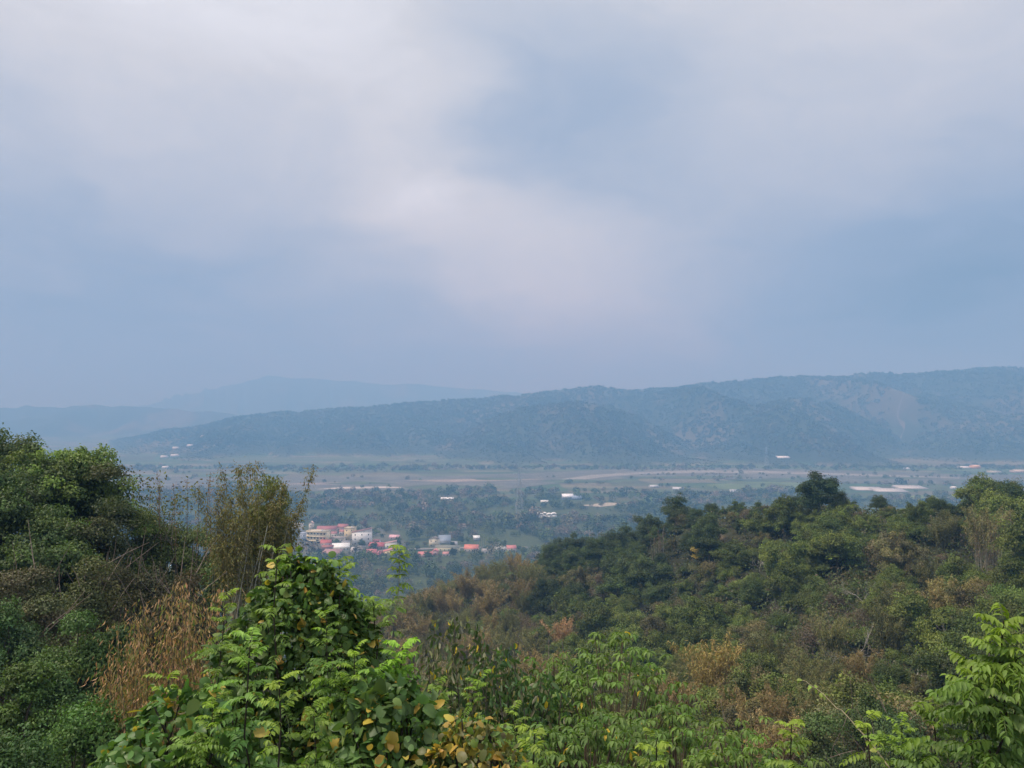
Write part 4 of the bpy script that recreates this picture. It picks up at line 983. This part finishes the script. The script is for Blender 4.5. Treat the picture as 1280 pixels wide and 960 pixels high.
# ------------------------------------------------------------------ foreground plants
def compound(g, B, D, Ln, npair, lL, lW, col, r, droop=.5, hang=.35, shape='oval', cj=.22, rach=(.10, .13, .04)):
    """pinnate leaves: bases B, directions D, lengths Ln; leaflets in pairs along each midrib"""
    M = len(B)
    if M == 0: return
    D = unit(D); side = unit(np.cross(D, UP + r.normal(0, .15, (M, 3))))
    ts = np.linspace(.18, 1.0, npair)
    base_c = np.asarray(col, float); base_c = np.tile(base_c, (M, 1)) if base_c.ndim == 1 else base_c
    base_c = base_c * r.uniform(1 - cj, 1 + cj, (M, 1))
    def pos(t): return B + D * (Ln * t)[:, None] - UP * (droop * Ln * t * t)[:, None]
    for t in ts:
        p = pos(np.full(M, t)); tan = unit(D - UP * (2 * droop * t))
        s_ = (.75 + .5 * math.sin(math.pi * t)) 
        for sgn in (-1, 1):
            T = unit(side * sgn + tan * .45 - UP * hang + r.normal(0, .14, (M, 3)))
            N = unit(UP + side * sgn * .25 - D * .1 + r.normal(0, .22, (M, 3)))
            keep = r.uniform(0, 1, M) > .06
            leaf_geo(g, p[keep], T[keep], N[keep], (lL * s_ * r.uniform(.75, 1.2, M))[keep], (lW * s_ * r.uniform(.8, 1.15, M))[keep], (base_c * r.uniform(.8, 1.2, (M, 1)))[keep], shape, .10, .18)
    T = unit(D - UP * 2 * droop); leaf_geo(g, pos(np.ones(M)), T, unit(UP + r.normal(0, .2, (M, 3))), np.full(M, lL), np.full(M, lW), base_c, shape, .1, .2)
    for a, b in ((0, .5), (.5, 1.0)):      # midribs
        pa, pb = pos(np.full(M, a)), pos(np.full(M, b)); v = pb - pa; L = np.linalg.norm(v, axis=1)
        leaf_geo(g, pa, v, np.cross(side, v), L, np.full(M, .006), rach, 'rhomb', 0, 0)

def interp_path(p, t):
    k = len(p) - 1; return np.stack([np.interp(t * k, range(k + 1), p[:, j]) for j in range(3)], 1)

def sapling(label, px, d, py, ncomp, clen, npair, lL, lW, col, seed, lean=0.0, lo=.25, stem=(.045, .035, .025), rs=.014, top_bright=1.25, width=1.0, name="sapling", side_br=0, hang=.35, droop=.45, leany=0.0):
    r = RS(seed); b = G(px, d); h = top_to_h(px, d, py)
    o = empty(name, b, label, "sapling")
    p = curve((-lean, leany, -.3), (0, 0, h), 9, 0, .012 * h, r); p[:, 0] += 0
    g = Geo(); tube(g, p, np.linspace(rs, rs * .3, 9), 6, stem)
    B = []; D = []
    n = ncomp
    t = lo + (1 - lo) * np.sqrt(np.linspace(0.0, 1, n)); bp = interp_path(p, t)
    a = np.arange(n) * 2.4 + r.uniform(0, .6, n)
    up = np.where(t > .9, 1.2, .35) + r.normal(0, .15, n)
    B.append(bp); D.append(np.stack([np.cos(a), np.sin(a), up], 1))
    tt = [t]
    for k in range(side_br):
        q = lo + (1 - lo) * r.uniform(.05, .8); s0 = interp_path(p, np.array([q]))[0]; an = r.uniform(0, 6.28)
        e = s0 + np.array([math.cos(an), math.sin(an) * .8, r.uniform(.5, 1.1)]) * h * .22 * width * (1.25 - q)
        br = curve(s0, e, 5, .03, .01, r); tube(g, br, np.linspace(rs * .45, rs * .15, 5), 4, stem)
        m = 9; u = r.uniform(.3, 1, m); B.append(interp_path(br, u)); an2 = r.uniform(0, 6.28, m)
        D.append(np.stack([np.cos(an2), np.sin(an2), r.uniform(.1, .9, m)], 1)); tt.append(np.full(m, q))
    g.build("stem", M_bark, o)
    B = np.concatenate(B); D = np.concatenate(D); tt = np.concatenate(tt)
    gl = Geo(); col = np.asarray(col, float)
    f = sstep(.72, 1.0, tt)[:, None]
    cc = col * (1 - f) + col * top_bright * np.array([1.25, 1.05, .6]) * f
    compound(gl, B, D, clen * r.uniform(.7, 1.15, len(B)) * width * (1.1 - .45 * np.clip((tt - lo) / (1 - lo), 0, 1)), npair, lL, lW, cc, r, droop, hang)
    gl.build("foliage", M_fresh, o)
    return o

def climber_mound(label, px, d, py, prof, n, L, base, seed, yel=.06, depth=.8, name="climber_shrub", inner=(.05, .04, .03)):
    """prof: [(height fraction, half width in metres, sideways shift)]"""
    r = RS(seed); b = G(px, d); h = top_to_h(px, d, py); o = empty(name, b, label, "shrub")
    pr = np.array(prof); g = Geo()
    for k in range(60):
        t = r.uniform(.5, 1.02); w = np.interp(t, pr[:, 0], pr[:, 1]); a = r.uniform(0, 6.28)
        e = np.array([np.interp(t, pr[:, 0], pr[:, 2]) + math.cos(a) * w * .85, math.sin(a) * w * .85 * depth, h * t])
        tube(g, curve((r.normal(0, .25), r.normal(0, .2), -.4), e, 7, .12, .06, r), np.linspace(.02, .005, 7), 5, np.array(inner) * r.uniform(.7, 1.6))
    g.build("stems", M_bark, o)
    gl = Geo(); t = r.uniform(.12, 1, n) ** .8; w = np.interp(t, pr[:, 0], pr[:, 1]); sx = np.interp(t, pr[:, 0], pr[:, 2]); a = r.uniform(0, 2 * np.pi, n)
    lump = .58 + .8 * fbm(np.cos(a) * 1.8 + t * 3 + 5, np.sin(a) * 1.6 + t * 4, seed, 3)
    q = r.uniform(.55, 1.0, n) ** .5 * lump
    P = np.stack([sx + np.cos(a) * w * q, np.sin(a) * w * q * depth, h * t * (.93 + .14 * fbm(np.cos(a) * 2.5 + 3, np.sin(a) * 2.5, seed + 2, 3)) + r.normal(0, .04, n)], 1)
    outw = np.stack([np.cos(a), np.sin(a), np.full(n, .55 + .0)], 1)
    N = unit(outw * .55 + UP * .6 + r.normal(0, .5, (n, 3))); T = unit(outw * .5 - UP * .5 + r.normal(0, .75, (n, 3)))
    col = vary_col(base, n, r, .35, .1); k = r.uniform(0, 1, n)
    col[k < .18] = vary_col((.10, .155, .035), int((k < .18).sum()), r, .25); m = k > 1 - yel; col[m] = vary_col((.30, .22, .04), int(m.sum()), r, .3, .15)
    Ls = L * (.4 + .95 * r.uniform(0, 1, n) ** 1.5)
    kk = r.integers(0, 4, n); wr = r.uniform(.55, .95, n)
    for q_, (fo, dr) in enumerate(((.06, .05), (.16, .2), (.30, .38), (-.10, .30))):
        i_ = kk == q_; leaf_geo(gl, P[i_], T[i_], N[i_], Ls[i_], (Ls * wr)[i_], col[i_], 'round', fo, dr)
    gl.build("foliage", M_gloss, o)
    return o

def rosette_tree(label, px, d, py, rx, nros, lL, lW, base, seed, name="umbrella_leaf_tree", yel=.01, low=.15, nleaf=8, hfrac=.5):
    """twigs ending in umbrellas of drooping leaves"""
    r = RS(seed); b = G(px, d); h = top_to_h(px, d, py); o = empty(name, b, label, "tree")
    dd = rand_dirs(nros, r, -.35); rr = r.uniform(.55, 1.0, nros) ** .6
    rr *= .72 + .5 * fbm(dd[:, 0] * 2 + 4, dd[:, 2] * 2 + dd[:, 1] * 2, seed, 3)
    C = dd * rr[:, None] * np.array([rx, rx * .85, h * hfrac]) + np.array([0, 0, h * (1 - hfrac)])
    C[:, 2] = np.clip(C[:, 2], h * low, h * 1.02)
    g = Geo(); hub = np.array([0, 0, h * .3]); tube(g, curve((0, 0, -.5), hub, 5, 0, .04, r), np.linspace(.05, .035, 5), 7, (.10, .075, .055))
    for c in C[::2]:
        mid = hub * .4 + c * np.array([.35, .35, .6]) * .6
        tube(g, np.array([hub * r.uniform(.3, 1.0), mid, c - UP * .02]), [.016, .009, .005], 4, np.array((.14, .10, .07)) * r.uniform(.7, 1.3))
    g.build("branches", M_bark, o)
    gl = Geo(); M = nros * nleaf; k = np.repeat(np.arange(nros), nleaf); a = np.tile(np.arange(nleaf) / nleaf * 6.283, nros) + np.repeat(r.uniform(0, 6, nros), nleaf) + r.normal(0, .2, M)
    hz = np.stack([np.cos(a), np.sin(a), np.zeros(M)], 1); tilt = np.repeat(dd * np.array([.4, .4, .1]), nleaf, 0)
    T = unit(hz + tilt - UP * r.uniform(.2, 1.1, (M, 1))); N = unit(UP * .9 + hz * .5 + r.normal(0, .15, (M, 3)))
    base_r = np.asarray(base) * r.uniform(.75, 1.3, (nros, 1)) * r.uniform(.92, 1.08, (nros, 3))
    col = base_r[k] * r.uniform(.8, 1.2, (M, 1)); y = r.uniform(0, 1, M) < yel; col[y] = (.48, .33, .03)
    P = C[k] + hz * .02
    leaf_geo(gl, P, T, N, lL * r.uniform(.65, 1.2, M), lW * r.uniform(.75, 1.2, M), col, 'oval', .12, .28)
    gl.build("foliage", M_fresh, o)
    return o

def drooping_tree(label, px, d, py, rx, n, seed, base=(.055, .085, .03), pale=.3, L=.115, W=.045):
    r = RS(seed); b = G(px, d); h = top_to_h(px, d, py); o = empty("drooping_tree", b, label, "tree")
    g = Geo(); gl = Geo(); tips = []
    for k in range(60):
        a = r.uniform(0, 6.28); q = math.sqrt(r.uniform(0, 1)); x = math.cos(a) * rx * q; y = math.sin(a) * rx * .7 * q
        e = np.array([x, y, h * (1.0 - .28 * (x / rx + .25) ** 2 - .35 * r.uniform(0, 1) ** 1.5)])
        p = curve((x * .2, y * .2, -.4), e, 7, .1, .05, r); tube(g, p, np.linspace(.022, .005, 7), 4, np.array((.13, .11, .09)) * r.uniform(.6, 1.3))
        m = n // 60; t = 1 - r.uniform(0, 1, m) ** 1.4 * .62; c = interp_path(p, t) + r.normal(0, .075, (m, 3))
        T = unit(r.normal(0, .5, (m, 3)) - UP * .9 + np.array([x, y, 0]) * .25); N = unit(r.normal(0, 1, (m, 3)) * np.array([1, 1, .25]))
        col = vary_col(base, m, r, .35, .1); kk = r.uniform(0, 1, m); s_ = kk < pale; col[s_] = vary_col((.19, .18, .11), int(s_.sum()), r, .35); yy = kk > .985; col[yy] = (.45, .33, .03)
        leaf_geo(gl, c, T, N, L * r.uniform(.6, 1.25, m), W * r.uniform(.7, 1.3, m), col, 'oval', .12, .1)
    g.build("branches", M_bark, o); gl.build("foliage", M_gloss, o)
    return o

BR = (.085, .152, .032); BR2 = (.08, .15, .032); LIME = (.11, .18, .032); DEEP = (.056, .100, .023)
climber_mound("big mound of round leaved climber in the left foreground", 395, 6.8, 712, [(0, 1.55, -.1), (.25, 1.5, -.05), (.45, 1.3, .02), (.62, 1.02, 0), (.78, .80, -.05), (.9, .52, -.08), (1, .2, -.1)], 10500, .078, DEEP, 601)
climber_mound("spreading round leaved climber along the bottom left", 235, 5.6, 880, [(0, 1.0, 0), (.5, .95, 0), (.8, .7, 0), (1, .25, 0)], 2800, .088, (.07, .135, .033), 602)
climber_mound("low round leaved climber bank at the bottom below the mound", 500, 5.6, 860, [(0, 1.0, 0), (.5, .9, -.05), (.8, .55, -.1), (1, .15, -.1)], 3000, .088, (.068, .125, .032), 603)
climber_mound("yellowing and browning climber patch at the bottom centre", 590, 5.3, 905, [(0, .7, 0), (.6, .55, 0), (.85, .32, 0), (1, .1, 0)], 1600, .07, (.12, .115, .04), 604, yel=.35)
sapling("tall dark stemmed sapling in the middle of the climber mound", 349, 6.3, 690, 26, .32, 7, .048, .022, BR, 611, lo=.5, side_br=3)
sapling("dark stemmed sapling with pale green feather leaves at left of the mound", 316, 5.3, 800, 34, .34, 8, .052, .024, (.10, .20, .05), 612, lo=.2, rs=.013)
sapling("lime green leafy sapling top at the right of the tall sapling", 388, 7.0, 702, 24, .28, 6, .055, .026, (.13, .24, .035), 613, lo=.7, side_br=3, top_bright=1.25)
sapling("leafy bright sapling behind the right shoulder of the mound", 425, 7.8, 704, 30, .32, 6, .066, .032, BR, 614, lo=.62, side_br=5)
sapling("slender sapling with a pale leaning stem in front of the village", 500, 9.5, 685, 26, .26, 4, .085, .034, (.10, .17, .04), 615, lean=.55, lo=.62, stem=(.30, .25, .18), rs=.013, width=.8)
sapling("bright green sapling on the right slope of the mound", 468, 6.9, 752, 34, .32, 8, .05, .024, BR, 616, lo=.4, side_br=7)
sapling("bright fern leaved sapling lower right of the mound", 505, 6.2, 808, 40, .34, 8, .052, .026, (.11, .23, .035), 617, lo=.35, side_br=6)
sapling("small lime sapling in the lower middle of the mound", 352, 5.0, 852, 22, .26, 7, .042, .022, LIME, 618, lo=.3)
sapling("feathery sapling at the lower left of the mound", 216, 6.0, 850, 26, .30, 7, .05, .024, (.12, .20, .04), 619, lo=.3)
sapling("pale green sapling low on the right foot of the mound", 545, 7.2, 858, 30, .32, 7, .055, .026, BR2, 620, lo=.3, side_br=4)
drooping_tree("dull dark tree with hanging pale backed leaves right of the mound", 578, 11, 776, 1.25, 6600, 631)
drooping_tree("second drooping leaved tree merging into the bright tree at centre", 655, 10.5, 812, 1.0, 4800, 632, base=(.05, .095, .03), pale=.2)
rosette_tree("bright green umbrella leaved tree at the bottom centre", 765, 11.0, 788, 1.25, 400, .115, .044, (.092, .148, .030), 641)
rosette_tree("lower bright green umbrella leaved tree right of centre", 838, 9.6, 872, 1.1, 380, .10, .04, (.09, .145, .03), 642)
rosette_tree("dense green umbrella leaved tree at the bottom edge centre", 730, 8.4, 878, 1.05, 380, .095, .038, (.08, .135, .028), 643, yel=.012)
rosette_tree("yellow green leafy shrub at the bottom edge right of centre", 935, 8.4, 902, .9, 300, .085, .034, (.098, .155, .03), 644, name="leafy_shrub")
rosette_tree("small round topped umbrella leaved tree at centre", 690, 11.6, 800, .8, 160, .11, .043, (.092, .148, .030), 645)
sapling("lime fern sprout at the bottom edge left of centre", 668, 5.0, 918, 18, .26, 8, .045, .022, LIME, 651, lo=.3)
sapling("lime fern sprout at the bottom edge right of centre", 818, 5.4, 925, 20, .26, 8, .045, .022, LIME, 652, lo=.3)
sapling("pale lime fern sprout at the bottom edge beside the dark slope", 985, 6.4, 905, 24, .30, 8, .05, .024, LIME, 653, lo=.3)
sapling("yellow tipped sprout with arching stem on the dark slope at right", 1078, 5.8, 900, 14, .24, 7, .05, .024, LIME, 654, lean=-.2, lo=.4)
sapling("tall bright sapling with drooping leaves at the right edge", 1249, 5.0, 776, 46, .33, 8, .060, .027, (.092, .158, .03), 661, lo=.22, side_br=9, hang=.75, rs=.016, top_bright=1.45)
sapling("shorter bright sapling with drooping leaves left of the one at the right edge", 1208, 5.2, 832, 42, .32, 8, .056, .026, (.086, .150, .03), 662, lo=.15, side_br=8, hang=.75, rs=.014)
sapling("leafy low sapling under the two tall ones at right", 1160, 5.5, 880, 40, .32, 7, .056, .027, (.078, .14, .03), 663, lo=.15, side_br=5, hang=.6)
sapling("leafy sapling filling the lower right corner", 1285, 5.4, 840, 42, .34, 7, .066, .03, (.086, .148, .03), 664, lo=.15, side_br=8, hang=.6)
for k_, (px_, d_, py_, col_, lab_) in enumerate(((285, 6.0, 745, (.10, .17, .03), "fine leaved sapling at the left shoulder of the mound"), (410, 5.8, 765, (.085, .165, .03), "fine leaved sapling in front of the mound right of the dark stem"), (445, 5.6, 815, (.11, .20, .03), "bright fine leaved sprout on the right front of the mound"), (270, 5.2, 880, (.10, .18, .03), "fine leaved sprout low on the left front of the mound"), (395, 5.0, 890, (.09, .16, .03), "fine leaved sprout at the foot of the mound"), (600, 6.6, 850, (.09, .17, .03), "fine leaved sapling under the drooping tree"), (640, 6.2, 890, (.085, .15, .03), "fine leaved sprout beside the yellowing climber patch"), (1120, 6.0, 905, (.10, .18, .03), "fine leaved sprout left of the leafy low sapling at right"))):
    sapling(lab_, px_, d_, py_, 30, .26, 9, .034, .016, col_, 690 + k_, lo=.35, side_br=7, rs=.009)
# an arching bramble with a few pale leaves
def arching_vine():
    r = RS(671); a = at(1000, 850, 9.0); b = at(1130, 985, 5.6); o = empty("arching_vine", G(1105, 6.2), "thin arching vine with a few pale leaves on the dark slope at right", "vine")
    loc = np.array(o.location); g = Geo(); p = curve(a - loc, b - loc, 14, .12, .012, r); tube(g, p, np.linspace(.004, .008, 14), 4, (.2, .17, .1)); g.build("stem", M_bark, o)
    g = Geo(); n = 26; t = r.uniform(0, 1, n); c = interp_path(p, t); leaf_geo(g, c, r.normal(0, .6, (n, 3)) - UP * .4, unit(UP + r.normal(0, .4, (n, 3))), .07 * r.uniform(.6, 1.2, n), .045, vary_col((.2, .26, .05), n, r, .35), 'oval'); g.build("leaves", M_fresh, o)
arching_vine()
# bushes on the slope below, seen through the gaps
for i, (px, d, py, W, base, lab) in enumerate(((1090, 42, 842, 4.2, (.07, .125, .035), "mid green bush with pale tips on the slope left of the right saplings"), (1015, 36, 872, 3.6, (.06, .10, .035), "dull green bush above the lime sprouts at lower right"), (1130, 34, 880, 3.4, (.05, .085, .03), "shadowed bush behind the right saplings"),
      (890, 38, 878, 3.0, (.07, .075, .04), "grey brown feathery bush at the foot of the bamboo gully"), (1220, 40, 815, 4.0, (.055, .08, .032), "dark bush behind the tall sapling at the right edge"), (960, 30, 915, 2.6, (.05, .095, .03), "green bush low on the dark slope"), (1060, 24, 930, 2.2, (.05, .08, .03), "dark bush at the bottom of the slope beside the arching vine"), (700, 48, 800, 4, (.05, .09, .03), "green bush showing between the umbrella leaved trees"), (480, 46, 800, 4.5, (.09, .08, .04), "brown scrub behind the right slope of the mound"))):
    lbush(lab, px, d, py, W, base, 11000, .14 * d / 40 + .01, 680 + i, sprays=12)
# trees standing round the village
def village_trees():
    r = RS(701); i = 0
    protos = P_dark + P_mid + P_olive
    spots = [(452, 687), (444, 690), (437, 693), (428, 697), (466, 687), (472, 684), (508, 684), (514, 680), (522, 688), (530, 684), (566, 684), (575, 679), (585, 679), (604, 688), (610, 690), (392, 684), (398, 690), (391, 694), (420, 683), (427, 684), (471, 671), (478, 673), (500, 680), (453, 696), (480, 703), (495, 702), (508, 700), (520, 702), (535, 700), (550, 698), (566, 697), (600, 697), (612, 682), (620, 680), (628, 683), (445, 663), (436, 661), (470, 664), (482, 664), (410, 665), (406, 672), (650, 688), (655, 692), (588, 700), (577, 694)]
    for px, py in spots:
        p = on_floor(px + r.normal(0, 1), py + r.normal(0, .6)); p[2] = gz1(p[0], p[1]) - .2
        put(protos[r.integers(len(protos))], p, r.uniform(.7, 1.35), label="green tree among the houses of the village", cat="tree", group="trees among the village houses", name="village_tree", r=r)
    b = tree_proto("large leafless pinkish brown tree standing behind the village", "tree", (.21, .155, .12), 13, 11, 6000, .5, 711, "brown_tree"); p = on_floor(455, 662); p[2] = gz1(p[0], p[1]); b.location = p
    b = tree_proto("dark conical tree left of the leafless brown tree behind the village", "tree", (.03, .06, .035), 12, 5.5, 5000, .5, 712, "dark_tree", tall=1.2); p = on_floor(444, 660); p[2] = gz1(p[0], p[1]); b.location = p
    # slim palms right of the village
    for k, (px, py) in enumerate(((602, 684), (604.5, 683), (607, 685), (610, 683.5), (613, 684.5), (616, 683), (619, 684.5), (599.5, 683))):
        p = on_floor(px, py); p[2] = gz1(p[0], p[1]); o = empty("palm_tree", p, "slim pale trunked palm in the row right of the orange red roofed house", "palm", "row of slim palms beside the village")
        h = r.uniform(11, 14); g = Geo(); tube(g, curve((0, 0, -.3), (r.normal(0, .3), 0, h), 5, 0, .05, r), np.linspace(.17, .11, 5), 6, (.34, .31, .27)); g.build("trunk", M_bark, o)
        g = Geo(); n = 16; a = np.linspace(0, 6.28, n + 1)[:-1]; B = np.tile([0, 0, h], (n, 1)).astype(float)
        compound(g, B, np.stack([np.cos(a), np.sin(a), r.uniform(.2, 1.2, n)], 1), np.full(n, 2.0), 9, .8, .14, (.05, .09, .03), r, .6, .5, 'rhomb'); g.build("crown", M_leaf, o)
village_trees()
for p_ in PROTO:                            # prototypes that found no place
    if p_.name not in _used and p_.location.z < -400:
        for c_ in list(p_.children): bpy.data.objects.remove(c_)
        bpy.data.objects.remove(p_)
